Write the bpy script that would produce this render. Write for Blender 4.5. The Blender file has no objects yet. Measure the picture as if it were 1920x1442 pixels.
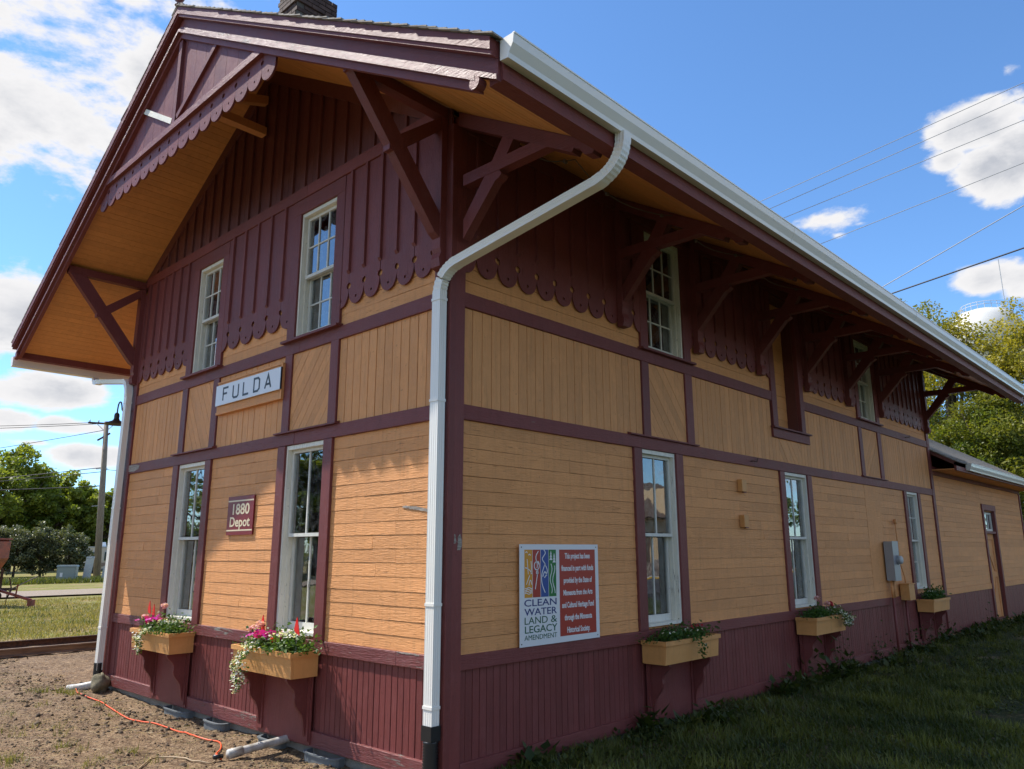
import bpy, math, random
import numpy as np
from mathutils import Vector, Matrix
random.seed(7)
rng = np.random.default_rng(7)
R = math.radians
scene = bpy.context.scene
# ------------------------------------------------------------------ camera
cam_d = bpy.data.cameras.new('camera')
cam = bpy.data.objects.new('camera', cam_d)
scene.collection.objects.link(cam)
scene.camera = cam
YAW, PITCH, ROLL = 0.751653784, 0.222116685, -0.00400184
CAM = Vector((5.0273, -4.4534, 1.6508))
fw = Vector((-math.sin(YAW) * math.cos(PITCH), math.cos(YAW) * math.cos(PITCH), math.sin(PITCH)))
rt = Vector((math.cos(YAW), math.sin(YAW), 0))
up = rt.cross(fw)
r2 = rt * math.cos(ROLL) + up * math.sin(ROLL)
u2 = -rt * math.sin(ROLL) + up * math.cos(ROLL)
cam.matrix_world = Matrix(((r2.x, u2.x, -fw.x, CAM.x), (r2.y, u2.y, -fw.y, CAM.y), (r2.z, u2.z, -fw.z, CAM.z), (0, 0, 0, 1)))
cam_d.sensor_width = 36
cam_d.lens = 27.0085
cam_d.shift_x = -0.008445
cam_d.shift_y = -0.006635
cam_d.clip_start = 0.05
cam_d.clip_end = 4000
# ------------------------------------------------------------------ light and exposure
SUNV = Vector((-2.35, -1.0, 3.3)).normalized()      # towards the sun
sun_d = bpy.data.lights.new('sun', 'SUN')
sun_d.energy = 5.0
sun_d.angle = R(0.5)
sun_d.color = (1.0, 0.94, 0.86)
sun = bpy.data.objects.new('sun', sun_d)
scene.collection.objects.link(sun)
sun.rotation_euler = SUNV.to_track_quat('Z', 'Y').to_euler()
scene.view_settings.view_transform = 'Standard'
scene.view_settings.look = 'None'
scene.view_settings.gamma = 1
scene.view_settings.use_curve_mapping = False
scene.view_settings.exposure = 0.50
world = bpy.data.worlds.new('World')
scene.world = world
world.use_nodes = True


def pixdir(u, v):
    f = 1440.45
    d = fw + r2 * ((u - 976.2) / f) - u2 * ((v - 708.3) / f)
    return d.normalized()


def build_world():
    nt = world.node_tree
    N = nt.nodes
    N.clear()
    L = nt.links

    def new(t, **k):
        n = N.new(t)
        for a, b in k.items():
            setattr(n, a, b)
        return n

    def m(op, a, b=None, c=None, clamp=False):
        n = new('ShaderNodeMath', operation=op)
        n.use_clamp = clamp
        for i, x in enumerate((a, b, c)):
            if x is None:
                continue
            if isinstance(x, (int, float)):
                n.inputs[i].default_value = x
            else:
                L.new(x, n.inputs[i])
        return n.outputs[0]
    sky = new('ShaderNodeTexSky', sky_type='NISHITA')
    sky.sun_disc = False
    sky.sun_elevation = math.asin(SUNV.z)
    sky.sun_rotation = math.atan2(SUNV.x, SUNV.y)
    sky.altitude = 400
    sky.air_density = 1.0
    sky.dust_density = 0.1
    sky.ozone_density = 4.0
    tc = new('ShaderNodeTexCoord')
    dirv = tc.outputs['Generated']
    sep = new('ShaderNodeSeparateXYZ')
    L.new(dirv, sep.inputs[0])
    z = sep.outputs[2]
    # clouds seen from below, stretched towards the horizon
    mp = new('ShaderNodeMapping')
    mp.inputs['Scale'].default_value = (1, 1, 2.0)
    L.new(dirv, mp.inputs[0])
    n1 = new('ShaderNodeTexNoise')
    n1.inputs['Scale'].default_value = 6.5
    n1.inputs['Detail'].default_value = 9
    n1.inputs['Roughness'].default_value = 0.6
    n1.inputs['Distortion'].default_value = 0.25
    L.new(mp.outputs[0], n1.inputs[0])
    n2 = new('ShaderNodeTexNoise')
    n2.inputs['Scale'].default_value = 22.0
    n2.inputs['Detail'].default_value = 7
    n2.inputs['Roughness'].default_value = 0.62
    L.new(mp.outputs[0], n2.inputs[0])
    n3 = new('ShaderNodeTexNoise')
    n3.inputs['Scale'].default_value = 1.7
    n3.inputs['Detail'].default_value = 3
    L.new(mp.outputs[0], n3.inputs[0])
    # single cumulus clouds: direction, horizontal half width, vertical half width, density
    blobs = []
    for u, v, w, h, k in [(40, 170, .22, .11, .88), (230, 110, .17, .09, .84), (160, 250, .10, .06, .84), (330, 20, .17, .05, .76), (480, 30, .09, .04, .60),
                          (-60, 60, .2, .12, .8), (60, 270, .10, .03, .7), (45, 575, .075, .050, 1.2), (-60, 590, .08, .045, 1.2), (120, 545, .035, .03, .9),
                          (75, 735, .075, .022, 1.2), (110, 745, .06, .014, 1.1), (20, 655, .07, .008, .7), (20, 790, .040, .016, 1.15), (130, 800, .055, .013, 1.15), (160, 852, .055, .015, 1.2), (60, 830, .05, .008, .8),
                          (210, 690, .03, .008, .5), (1790, 240, .042, .028, 1.2), (1770, 300, .03, .02, .95), (1860, 330, .045, .040, 1.2), (1820, 235, .06, .028, 1.2), (1760, 250, .04, .022, 1.1), (1930, 290, .06, .042, 1.1),
                          (1555, 412, .06, .018, .82), (1530, 428, .03, .010, .62), (1610, 420, .035, .008, .56), (1570, 440, .02, .008, .5), (1850, 525, .05, .022, 1.2), (1950, 525, .06, .026, 1.1), (1910, 190, .03, .03, .62),
                          (1890, 130, .02, .02, .58)]:
        blobs.append((pixdir(u, v), w, h, k))
    mask = None
    for c, w, h, k in blobs:
        s = new('ShaderNodeVectorMath', operation='SUBTRACT')
        L.new(dirv, s.inputs[0])
        s.inputs[1].default_value = c
        q = new('ShaderNodeVectorMath', operation='MULTIPLY')
        L.new(s.outputs[0], q.inputs[0])
        q.inputs[1].default_value = (1 / w, 1 / w, 1 / h)
        ln = new('ShaderNodeVectorMath', operation='LENGTH')
        L.new(q.outputs[0], ln.inputs[0])
        val = m('MULTIPLY_ADD', ln.outputs['Value'], -k * 0.62, k)
        mask = val if mask is None else m('MAXIMUM', mask, val)
    mask = m('MAXIMUM', mask, 0.0)
    # cumulus elsewhere: broken cloud goes on unseen, cover raised for white fill
    dt = new('ShaderNodeVectorMath', operation='DOT_PRODUCT')
    L.new(dirv, dt.inputs[0])
    dt.inputs[1].default_value = fw
    outside = m('SMOOTH_MIN', 1.0, m('MULTIPLY', m('SUBTRACT', 0.72, dt.outputs['Value']), 5.0, clamp=True), 0.05)
    gen = m('MULTIPLY', m('MULTIPLY', m('SUBTRACT', n3.outputs[0], 0.40), 4.0, clamp=True), outside)
    mask = m('MAXIMUM', mask, gen)
    den = m('ADD', m('MULTIPLY', m('SUBTRACT', n1.outputs[0], 0.5), 1.9), m('MULTIPLY', m('SUBTRACT', n2.outputs[0], 0.5), 0.9))
    den = m('ADD', den, m('MULTIPLY_ADD', mask, 1.45, -0.66))
    cov = new('ShaderNodeMapRange', interpolation_type='SMOOTHSTEP')
    cov.inputs['From Min'].default_value = 0.0
    cov.inputs['From Max'].default_value = 0.38
    L.new(den, cov.inputs['Value'])
    cover = m('MULTIPLY', cov.outputs[0], m('MULTIPLY', m('ADD', z, 0.01), 14.0, clamp=True))
    # grey bellies: thick cloud is greyer low down
    belly = m('MULTIPLY', m('SUBTRACT', den, 0.34), 1.6, clamp=True)
    belly = m('MULTIPLY', belly, m('MULTIPLY_ADD', n1.outputs[0], 3.2, -1.15, clamp=True))
    cr = new('ShaderNodeMixRGB')
    L.new(belly, cr.inputs[0])
    cr.inputs[1].default_value = (5.3, 5.25, 5.3, 1)
    cr.inputs[2].default_value = (3.1, 3.25, 3.6, 1)
    tint = new('ShaderNodeMixRGB', blend_type='MULTIPLY')
    tint.inputs[0].default_value = 1
    L.new(sky.outputs[0], tint.inputs[1])
    tint.inputs[2].default_value = (0.90, 1.15, 1.33, 1)
    mix = new('ShaderNodeMixRGB')
    L.new(cover, mix.inputs[0])
    L.new(tint.outputs[0], mix.inputs[1])
    L.new(cr.outputs[0], mix.inputs[2])
    bg = new('ShaderNodeBackground')
    bg.inputs[1].default_value = 0.125
    L.new(mix.outputs[0], bg.inputs[0])
    out = new('ShaderNodeOutputWorld')
    L.new(bg.outputs[0], out.inputs[0])


build_world()

# ------------------------------------------------------------------ materials
MAT = {}


class NT:
    def __init__(s, name):
        s.m = bpy.data.materials.new(name)
        s.m.use_nodes = True
        s.t = s.m.node_tree
        s.t.nodes.clear()
        s.out = s.t.nodes.new('ShaderNodeOutputMaterial')

    def n(s, typ, **k):
        n = s.t.nodes.new(typ)
        for a, b in k.items():
            setattr(n, a, b)
        return n

    def l(s, a, b):
        s.t.links.new(a, b)

    def val(s, sock, x):
        if isinstance(x, (int, float)):
            sock.default_value = x
        elif isinstance(x, tuple):
            sock.default_value = x if len(x) == 4 or len(sock.default_value) == 3 else x + (1,)
        else:
            s.l(x, sock)

    def math(s, op, a, b=0.0, c=None, clamp=False):
        n = s.n('ShaderNodeMath', operation=op)
        n.use_clamp = clamp
        s.val(n.inputs[0], a)
        s.val(n.inputs[1], b)
        if c is not None:
            s.val(n.inputs[2], c)
        return n.outputs[0]

    def mix(s, f, a, b, mode='MIX'):
        n = s.n('ShaderNodeMixRGB', blend_type=mode)
        s.val(n.inputs[0], f)
        s.val(n.inputs[1], a)
        s.val(n.inputs[2], b)
        return n.outputs[0]

    def noise(s, vec, scale, detail=4, rough=0.5, dist=0.0):
        n = s.n('ShaderNodeTexNoise')
        n.inputs['Scale'].default_value = scale
        n.inputs['Detail'].default_value = detail
        n.inputs['Roughness'].default_value = rough
        n.inputs['Distortion'].default_value = dist
        if vec is not None:
            s.l(vec, n.inputs[0])
        return n.outputs[0]

    def ramp(s, x, a, b):
        n = s.n('ShaderNodeMapRange')
        n.inputs['From Min'].default_value = a
        n.inputs['From Max'].default_value = b
        s.val(n.inputs['Value'], x)
        return n.outputs[0]

    def coords(s, scale=(1, 1, 1), rnd=True):
        tc = s.n('ShaderNodeTexCoord')
        v = tc.outputs['Object']
        oi = None
        if rnd:
            oi = s.n('ShaderNodeObjectInfo')
            cmb = s.n('ShaderNodeCombineXYZ')
            for i in range(3):
                s.l(s.math('MULTIPLY', oi.outputs['Random'], (37.0, 53.0, 71.0)[i]), cmb.inputs[i])
            ad = s.n('ShaderNodeVectorMath', operation='ADD')
            s.l(v, ad.inputs[0])
            s.l(cmb.outputs[0], ad.inputs[1])
            v = ad.outputs[0]
        mp = s.n('ShaderNodeMapping')
        mp.inputs['Scale'].default_value = scale
        s.l(v, mp.inputs[0])
        return mp.outputs[0], (oi.outputs['Random'] if oi else None), tc.outputs['Object']

    def bsdf(s, col, rough=0.5, bump=None, bstr=0.3, bdist=0.01, metal=0.0, spec=0.5, coat=0.0):
        b = s.n('ShaderNodeBsdfPrincipled')
        s.val(b.inputs['Base Color'], col)
        s.val(b.inputs['Roughness'], rough)
        b.inputs['Metallic'].default_value = metal
        b.inputs['Specular IOR Level'].default_value = spec
        b.inputs['Coat Weight'].default_value = coat
        if bump is not None:
            bn = s.n('ShaderNodeBump')
            bn.inputs['Strength'].default_value = bstr
            bn.inputs['Distance'].default_value = bdist
            s.l(bump, bn.inputs['Height'])
            s.l(bn.outputs[0], b.inputs['Normal'])
        s.l(b.outputs[0], s.out.inputs[0])
        return b


def paint(name, col, axis, rough=0.5, relief=0.5, peel=0.0, crack=0.35, spec=0.5, tone=0.10):
    """old oil paint over weathered boards; grain runs along axis"""
    t = NT(name)
    sc = [1.0, 1.0, 1.0]
    lo = [14.0, 14.0, 14.0]
    lo['xyz'.index(axis)] = 1.1
    v, rnd, raw = t.coords((1, 1, 1))
    mp = t.n('ShaderNodeMapping')
    mp.inputs['Scale'].default_value = lo
    t.l(v, mp.inputs[0])
    g = t.noise(mp.outputs[0], 9.0, 6, 0.62, 0.6)          # long grain
    hi = t.noise(v, 55.0, 4, 0.6)                          # orange-peel roughness
    big = t.noise(v, 1.6, 4, 0.55)
    mid = t.noise(v, 7.0, 4, 0.6)
    f = t.math('MULTIPLY_ADD', big, 0.30, 0.85)
    f = t.math('MULTIPLY', f, t.math('MULTIPLY_ADD', g, 0.26, 0.87))
    f = t.math('MULTIPLY', f, t.math('MULTIPLY_ADD', rnd, tone, 1.0 - tone / 2))
    cmul = t.n('ShaderNodeCombineColor')
    for i in range(3):
        t.l(f, cmul.inputs[i])
    base = t.mix(1.0, col, cmul.outputs[0], 'MULTIPLY')
    # rain streaks and grime running down the boards
    mps = t.n('ShaderNodeMapping')
    mps.inputs['Scale'].default_value = (7.0, 7.0, 0.55)
    t.l(raw, mps.inputs[0])
    stk = t.ramp(t.noise(mps.outputs[0], 2.6, 5, .65), .50, .74)
    base = t.mix(t.math('MULTIPLY', stk, 0.32), base, tuple(c * 0.55 for c in col))
    # faded patches
    base = t.mix(t.math('MULTIPLY', t.ramp(mid, 0.50, 0.72), 0.28), base, tuple(min(1, c * 1.25 + 0.03) for c in col))
    # hairline cracks along the grain and specks
    mp2 = t.n('ShaderNodeMapping')
    l2 = [34.0, 34.0, 34.0]
    l2['xyz'.index(axis)] = 1.6
    mp2.inputs['Scale'].default_value = l2
    t.l(v, mp2.inputs[0])
    cn = t.noise(mp2.outputs[0], 4.0, 3, 0.5, 0.3)
    cm = t.math('MULTIPLY', t.ramp(cn, 0.67, 0.73), t.ramp(big, 0.42, 0.60))
    base = t.mix(t.math('MULTIPLY', cm, crack), base, tuple(c * 0.28 for c in col))
    sp = t.math('MULTIPLY', t.ramp(t.noise(v, 30.0, 2), 0.70, 0.74), 0.8)
    base = t.mix(t.math('MULTIPLY', sp, crack), base, tuple(c * 0.4 for c in col))
    if peel > 0:
        pm = t.math('ADD', t.math('MULTIPLY', big, 0.45), t.math('MULTIPLY', t.noise(mp.outputs[0], 5.0, 8, 0.7), 0.55))
        pk = t.ramp(pm, 0.70 - 0.16 * peel, 0.72 - 0.16 * peel)
        base = t.mix(pk, base, t.mix(g, (0.16, 0.145, 0.125), (0.33, 0.30, 0.26)))
        hgt = t.math('SUBTRACT', 0.0, pk)
    else:
        hgt = 0.0
    h = t.math('MULTIPLY', g, 1.0)
    h = t.math('ADD', h, t.math('MULTIPLY', hi, 0.35))
    h = t.math('SUBTRACT', h, t.math('MULTIPLY', cm, 0.8))
    h = t.math('ADD', h, t.math('MULTIPLY', hgt, 0.6))
    r = t.math('MULTIPLY_ADD', mid, 0.25, rough - 0.12)
    h = t.math('ADD', h, t.math('MULTIPLY', t.noise(mp.outputs[0], 2.4, 3, .5, 2.2), .65))
    t.bsdf(base, r, h, relief, 0.0075, spec=spec)
    return t.m


TAN = (0.71, 0.325, 0.120)
MAR = (0.176, 0.043, 0.039)
WHI = (0.76, 0.73, 0.62)
for ax in 'xyz':
    MAT['tan_' + ax] = paint('tan_paint_' + ax, TAN, ax, 0.6, 1.0, peel=0.0, crack=0.55, tone=0.17, spec=0.35)
    MAT['mar_' + ax] = paint('maroon_paint_' + ax, MAR, ax, 0.50, 0.7, peel=0.22, crack=0.6, tone=0.22, spec=0.35)
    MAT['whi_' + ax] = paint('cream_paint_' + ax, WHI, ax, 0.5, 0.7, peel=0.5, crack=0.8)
MAT['tan_sm'] = paint('tan_paint_soffit', (0.68, 0.31, 0.09), 'y', 0.5, 0.25, crack=0.5)
MAT['tan_box'] = paint('tan_paint_box', (0.62, 0.30, 0.095), 'x', 0.55, 0.35, crack=0.3)
MAT['mar_peel'] = paint('maroon_paint_weathered', MAR, 'x', 0.45, 1.0, peel=0.7, crack=0.8)
MAT['mar_dark'] = paint('maroon_paint_dark', (0.118, 0.033, 0.029), 'z', 0.45, 0.5, peel=0.0, crack=0.3, tone=0.2)  # darker maroon for gable head, roof decks and door jambs
MAT['sash'] = paint('sash_paint', (0.66, 0.65, 0.58), 'z', 0.5, 0.5, peel=0.45, crack=0.6)


def simple(name, col, rough=0.5, metal=0.0, nscale=12.0, namt=0.25, bump=0.15, bdist=0.004, spec=0.5, col2=None, cs=(1, 1, 1), coat=0.0):
    t = NT(name)
    v, rnd, raw = t.coords(cs)
    n = t.noise(v, nscale, 5, 0.6)
    if col2 is None:
        f = t.math('MULTIPLY_ADD', n, namt * 2, 1 - namt)
        c = t.n('ShaderNodeCombineColor')
        for i in range(3):
            t.l(f, c.inputs[i])
        base = t.mix(1.0, col, c.outputs[0], 'MULTIPLY')
    else:
        base = t.mix(t.ramp(n, 0.38, 0.62), col, col2)
    t.bsdf(base, rough, t.noise(v, nscale * 6, 4, 0.6), bump, bdist, metal, spec, coat)
    return t.m


MAT['gutter'] = simple('white_aluminium', (0.82, 0.80, 0.74), 0.28, 0.0, 3, 0.05, 0.03, spec=0.6)
MAT['gutter_cream'] = simple('cream_aluminium', (0.62, 0.58, 0.46), 0.32, 0.0, 3, 0.06, 0.03)
MAT['black_plastic'] = simple('black_plastic', (0.012, 0.012, 0.013), 0.4)
MAT['pvc'] = simple('white_pvc', (0.52, 0.51, 0.48), 0.45, nscale=14, namt=0.2, col2=(0.34, 0.31, 0.26))
MAT['tray'] = simple('grey_plastic', (0.13, 0.15, 0.16), 0.5, nscale=8, namt=0.3)
MAT['concrete'] = simple('concrete', (0.22, 0.20, 0.17), 0.85, nscale=9, namt=0.35, bump=0.6, bdist=0.01)
MAT['galv'] = simple('galvanised_steel', (0.33, 0.35, 0.37), 0.42, 0.25, 6, 0.12, 0.05)
MAT['util_green'] = simple('grey_green_enamel', (0.24, 0.29, 0.28), 0.45, nscale=2, namt=0.1)
MAT['util_grey'] = simple('pale_grey_enamel', (0.42, 0.45, 0.46), 0.45, nscale=2, namt=0.1)
MAT['rust'] = simple('rusty_steel', (0.05, 0.024, 0.016), 0.8, 0.2, 20, 0.4, 0.5, 0.004, col2=(0.11, 0.05, 0.028))
MAT['rust_lit'] = simple('rusty_steel_lit', (0.12, 0.075, 0.05), 0.8, 0.1, 14, 0.4, 0.5, 0.004, col2=(0.22, 0.15, 0.10), cs=(1, .15, 1))
MAT['red_iron'] = simple('faded_red_enamel', (0.30, 0.055, 0.03), 0.55, 0.1, 5, 0.3, 0.2, col2=(0.17, 0.045, 0.025))
MAT['red_light'] = simple('faded_orange_enamel', (0.34, 0.085, 0.045), 0.6, 0.0, 5, 0.3, 0.2, col2=(0.22, 0.065, 0.04))
MAT['stone'] = simple('field_stone', (0.13, 0.115, 0.07), 0.9, nscale=14, bump=0.8, bdist=0.01, col2=(0.22, 0.19, 0.12))
MAT['sign_white'] = simple('sign_white', (0.70, 0.72, 0.74), 0.35, nscale=3, namt=0.04, bump=0.02)
MAT['ink_black'] = simple('ink_black', (0.012, 0.012, 0.016), 0.4, namt=0.1)
MAT['ink_blue'] = simple('ink_blue', (0.02, 0.035, 0.17), 0.4, namt=0.1)
MAT['ink_green'] = simple('ink_green', (0.01, 0.10, 0.05), 0.4, namt=0.1)
MAT['ink_red'] = simple('ink_red', (0.36, 0.035, 0.022), 0.4, namt=0.05, nscale=2)
MAT['st_gold'] = simple('stripe_gold', (0.62, 0.28, 0.02), 0.4, namt=0.05)
MAT['st_blue'] = simple('stripe_blue', (0.02, 0.07, 0.28), 0.4, namt=0.05)
MAT['st_green'] = simple('stripe_green', (0.01, 0.16, 0.035), 0.4, namt=0.05)
MAT['sign_maroon'] = simple('sign_maroon', (0.19, 0.010, 0.016), 0.35, namt=0.05, nscale=2)
MAT['sign_cream'] = simple('sign_cream', (0.74, 0.62, 0.42), 0.4, namt=0.05)
MAT['lamp_metal'] = simple('dark_lamp_metal', (0.035, 0.028, 0.026), 0.4, 0.4)
MAT['orange_cord'] = simple('orange_vinyl', (0.80, 0.10, 0.015), 0.45, namt=0.08)
MAT['tan_cord'] = simple('tan_vinyl', (0.36, 0.26, 0.15), 0.6)
MAT['cable_grey'] = simple('grey_cable', (0.13, 0.11, 0.10), 0.6)
MAT['wire_al'] = simple('bare_aluminium_wire', (0.42, 0.42, 0.42), 0.4, 0.3)
MAT['wire_dark'] = simple('dark_wire', (0.04, 0.04, 0.045), 0.5)
MAT['flag_red'] = simple('red_flag_vinyl', (0.75, 0.012, 0.012), 0.4, namt=0.05)
MAT['pole_wood'] = simple('weathered_pole', (0.17, 0.14, 0.11), 0.85, nscale=8, bump=0.5, col2=(0.26, 0.22, 0.17), cs=(3, 3, .3))
MAT['bark'] = simple('bark', (0.07, 0.055, 0.04), 0.9, nscale=6, bump=0.8, bdist=0.03, col2=(0.13, 0.10, 0.075), cs=(2, 2, .4))
MAT['tower'] = simple('tower_paint', (0.60, 0.60, 0.58), 0.5, nscale=.3, namt=0.1)
MAT['shingle'] = simple('grey_wood_shingle', (0.20, 0.175, 0.145), 0.85, nscale=7, bump=0.7, col2=(0.34, 0.31, 0.27), cs=(1, 4, 1))
MAT['brick'] = simple('sooty_brick', (0.040, 0.022, 0.018), 0.85, nscale=9, bump=0.6, col2=(0.085, 0.05, 0.04))
MAT['mortar'] = simple('mortar', (0.09, 0.08, 0.07), 0.9, nscale=20)
MAT['asphalt'] = simple('asphalt', (0.05, 0.05, 0.052), 0.85, nscale=40, namt=0.3, bump=0.4)
MAT['gravel'] = simple('pale_gravel', (0.27, 0.215, 0.16), 0.95, nscale=30, namt=0.3, bump=0.6, bdist=.02)
MAT['store_wall'] = simple('store_stucco', (0.55, 0.41, 0.24), 0.8, nscale=2, namt=0.1)
MAT['store_roof'] = simple('store_roof', (0.10, 0.07, 0.05), 0.85, nscale=6)
MAT['store_stone'] = simple('store_stone', (0.12, 0.08, 0.06), 0.85, nscale=4, col2=(0.36, 0.30, 0.25))
MAT['house_roof'] = simple('house_roof', (0.055, 0.055, 0.065), 0.8, nscale=2, cs=(1, 1, 1), col2=(0.10, 0.10, 0.115))
MAT['house_wall'] = simple('house_siding', (0.42, 0.42, 0.42), 0.7, nscale=2)
MAT['camper'] = simple('camper_shell', (0.50, 0.47, 0.42), 0.5, nscale=1, namt=0.1)
MAT['camper_trim'] = simple('camper_trim', (0.20, 0.16, 0.14), 0.5)
MAT['tyre'] = simple('tyre_rubber', (0.02, 0.02, 0.02), 0.8)
MAT['curtain'] = simple('white_lace', (0.62, 0.64, 0.68), 0.9, nscale=30, namt=0.15)
MAT['curtain_tan'] = simple('tan_curtain', (0.26, 0.20, 0.12), 0.9, nscale=3, cs=(14, 14, .5), namt=.4)
MAT['curtain_blue'] = simple('blue_cloth', (0.05, 0.085, 0.16), 0.9, nscale=12, namt=.5)
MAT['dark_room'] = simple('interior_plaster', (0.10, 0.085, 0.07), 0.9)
MAT['paper'] = simple('paper', (0.6, 0.6, 0.6), 0.8, namt=.05)
MAT['yellow_kerb'] = simple('yellow_kerb_paint', (0.60, 0.36, 0.03), 0.7)
MAT['sidewalk'] = simple('sidewalk_concrete', (0.40, 0.37, 0.33), 0.9, nscale=6)


def glass_mat():
    t = NT('old_window_glass')
    v, rnd, raw = t.coords()
    n = t.noise(v, 2.2, 2, 0.5)
    tr = t.n('ShaderNodeBsdfTransparent')
    tr.inputs[0].default_value = (0.80, 0.84, 0.82, 1)
    gl = t.n('ShaderNodeBsdfGlossy')
    gl.inputs['Roughness'].default_value = 0.015
    gl.inputs[0].default_value = (0.95, 0.97, 1, 1)
    bn = t.n('ShaderNodeBump')
    bn.inputs['Strength'].default_value = 0.16
    bn.inputs['Distance'].default_value = 0.012
    t.l(n, bn.inputs['Height'])
    t.l(bn.outputs[0], gl.inputs['Normal'])
    fr = t.n('ShaderNodeFresnel')
    fr.inputs[0].default_value = 1.6
    fac = t.math('MULTIPLY_ADD', fr.outputs[0], 1.9, 0.05, clamp=True)
    mx = t.n('ShaderNodeMixShader')
    t.l(fac, mx.inputs[0])
    t.l(tr.outputs[0], mx.inputs[1])
    t.l(gl.outputs[0], mx.inputs[2])
    # dust on the pane
    df = t.n('ShaderNodeBsdfDiffuse')
    df.inputs[0].default_value = (0.5, 0.5, 0.48, 1)
    m2 = t.n('ShaderNodeMixShader')
    t.l(t.math('MULTIPLY', t.ramp(t.noise(v, 9, 6, .7), .45, .85), 0.16), m2.inputs[0])
    t.l(mx.outputs[0], m2.inputs[1])
    t.l(df.outputs[0], m2.inputs[2])
    t.l(m2.outputs[0], t.out.inputs[0])
    return t.m


MAT['glass'] = glass_mat()


def leaf_mat(name, a, b, trans=0.35, rough=0.5):
    t = NT(name)
    at = t.n('ShaderNodeAttribute', attribute_name='tint')
    base = t.mix(at.outputs['Fac'], a, b)
    d = t.n('ShaderNodeBsdfPrincipled')
    t.l(base, d.inputs['Base Color'])
    d.inputs['Roughness'].default_value = rough
    d.inputs['Specular IOR Level'].default_value = 0.35
    tr = t.n('ShaderNodeBsdfTranslucent')
    t.l(t.mix(1.0, base, (1.5, 1.5, 0.6, 1), 'MULTIPLY'), tr.inputs[0])
    mx = t.n('ShaderNodeMixShader')
    mx.inputs[0].default_value = trans
    t.l(d.outputs[0], mx.inputs[1])
    t.l(tr.outputs[0], mx.inputs[2])
    t.l(mx.outputs[0], t.out.inputs[0])
    return t.m


MAT['leaf'] = leaf_mat('ash_leaves', (0.085, 0.135, 0.024), (0.30, 0.33, 0.055), .42)
MAT['leaf_gold'] = leaf_mat('turning_leaves', (0.055, 0.10, 0.018), (0.44, 0.36, 0.05), 0.4)
MAT['leaf_hedge'] = leaf_mat('lilac_leaves', (0.045, 0.065, 0.028), (0.21, 0.22, 0.12), 0.25, 0.4)
MAT['grass'] = leaf_mat('grass_blades', (0.024, 0.046, 0.010), (0.17, 0.185, 0.036), 0.3)
MAT['grass_dry'] = leaf_mat('dry_grass', (0.14, 0.15, 0.035), (0.42, 0.33, 0.16), 0.3)
MAT['plant'] = leaf_mat('bedding_leaves', (0.03, 0.085, 0.015), (0.12, 0.20, 0.04), 0.3)
MAT['soil_clod'] = leaf_mat('soil_clods', (0.055, 0.038, 0.025), (0.20, 0.15, 0.10), 0.0, 0.95)
MAT['petal_white'] = leaf_mat('white_petals', (0.65, 0.65, 0.60), (0.85, 0.85, 0.85), 0.3)
MAT['petal_magenta'] = leaf_mat('magenta_petals', (0.42, 0.01, 0.20), (0.62, 0.04, 0.42), 0.3)
MAT['petal_pink'] = leaf_mat('pale_pink_petals', (0.65, 0.30, 0.36), (0.85, 0.58, 0.60), 0.3)
MAT['petal_coral'] = leaf_mat('coral_petals', (0.72, 0.09, 0.05), (0.85, 0.20, 0.12), 0.3)
MAT['petal_red'] = leaf_mat('red_petals', (0.40, 0.015, 0.04), (0.65, 0.06, 0.10), 0.3)

# ------------------------------------------------------------------ mesh helpers
W = {}      # world matrix of every object made


def link(name, data, mat=None, parent=None, M=None):
    o = bpy.data.objects.new(name, data)
    scene.collection.objects.link(o)
    M = Matrix.Identity(4) if M is None else M
    if parent is not None:
        o.parent = parent
        o.matrix_parent_inverse = W[parent].inverted()
    o.matrix_basis = M
    W[o] = M
    if mat is not None and data is not None and not data.materials:
        data.materials.append(MAT[mat] if isinstance(mat, str) else mat)
    return o


def tag(o, label=None, cat=None, group=None, kind=None):
    if label:
        o['label'] = label
    if cat:
        o['category'] = cat
    if group:
        o['group'] = group
    if kind:
        o['kind'] = kind
    return o


def thing(name, label, cat, loc=(0, 0, 0), group=None):
    return tag(link(name, None, None, None, Matrix.Translation(loc)), label, cat, group)


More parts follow.
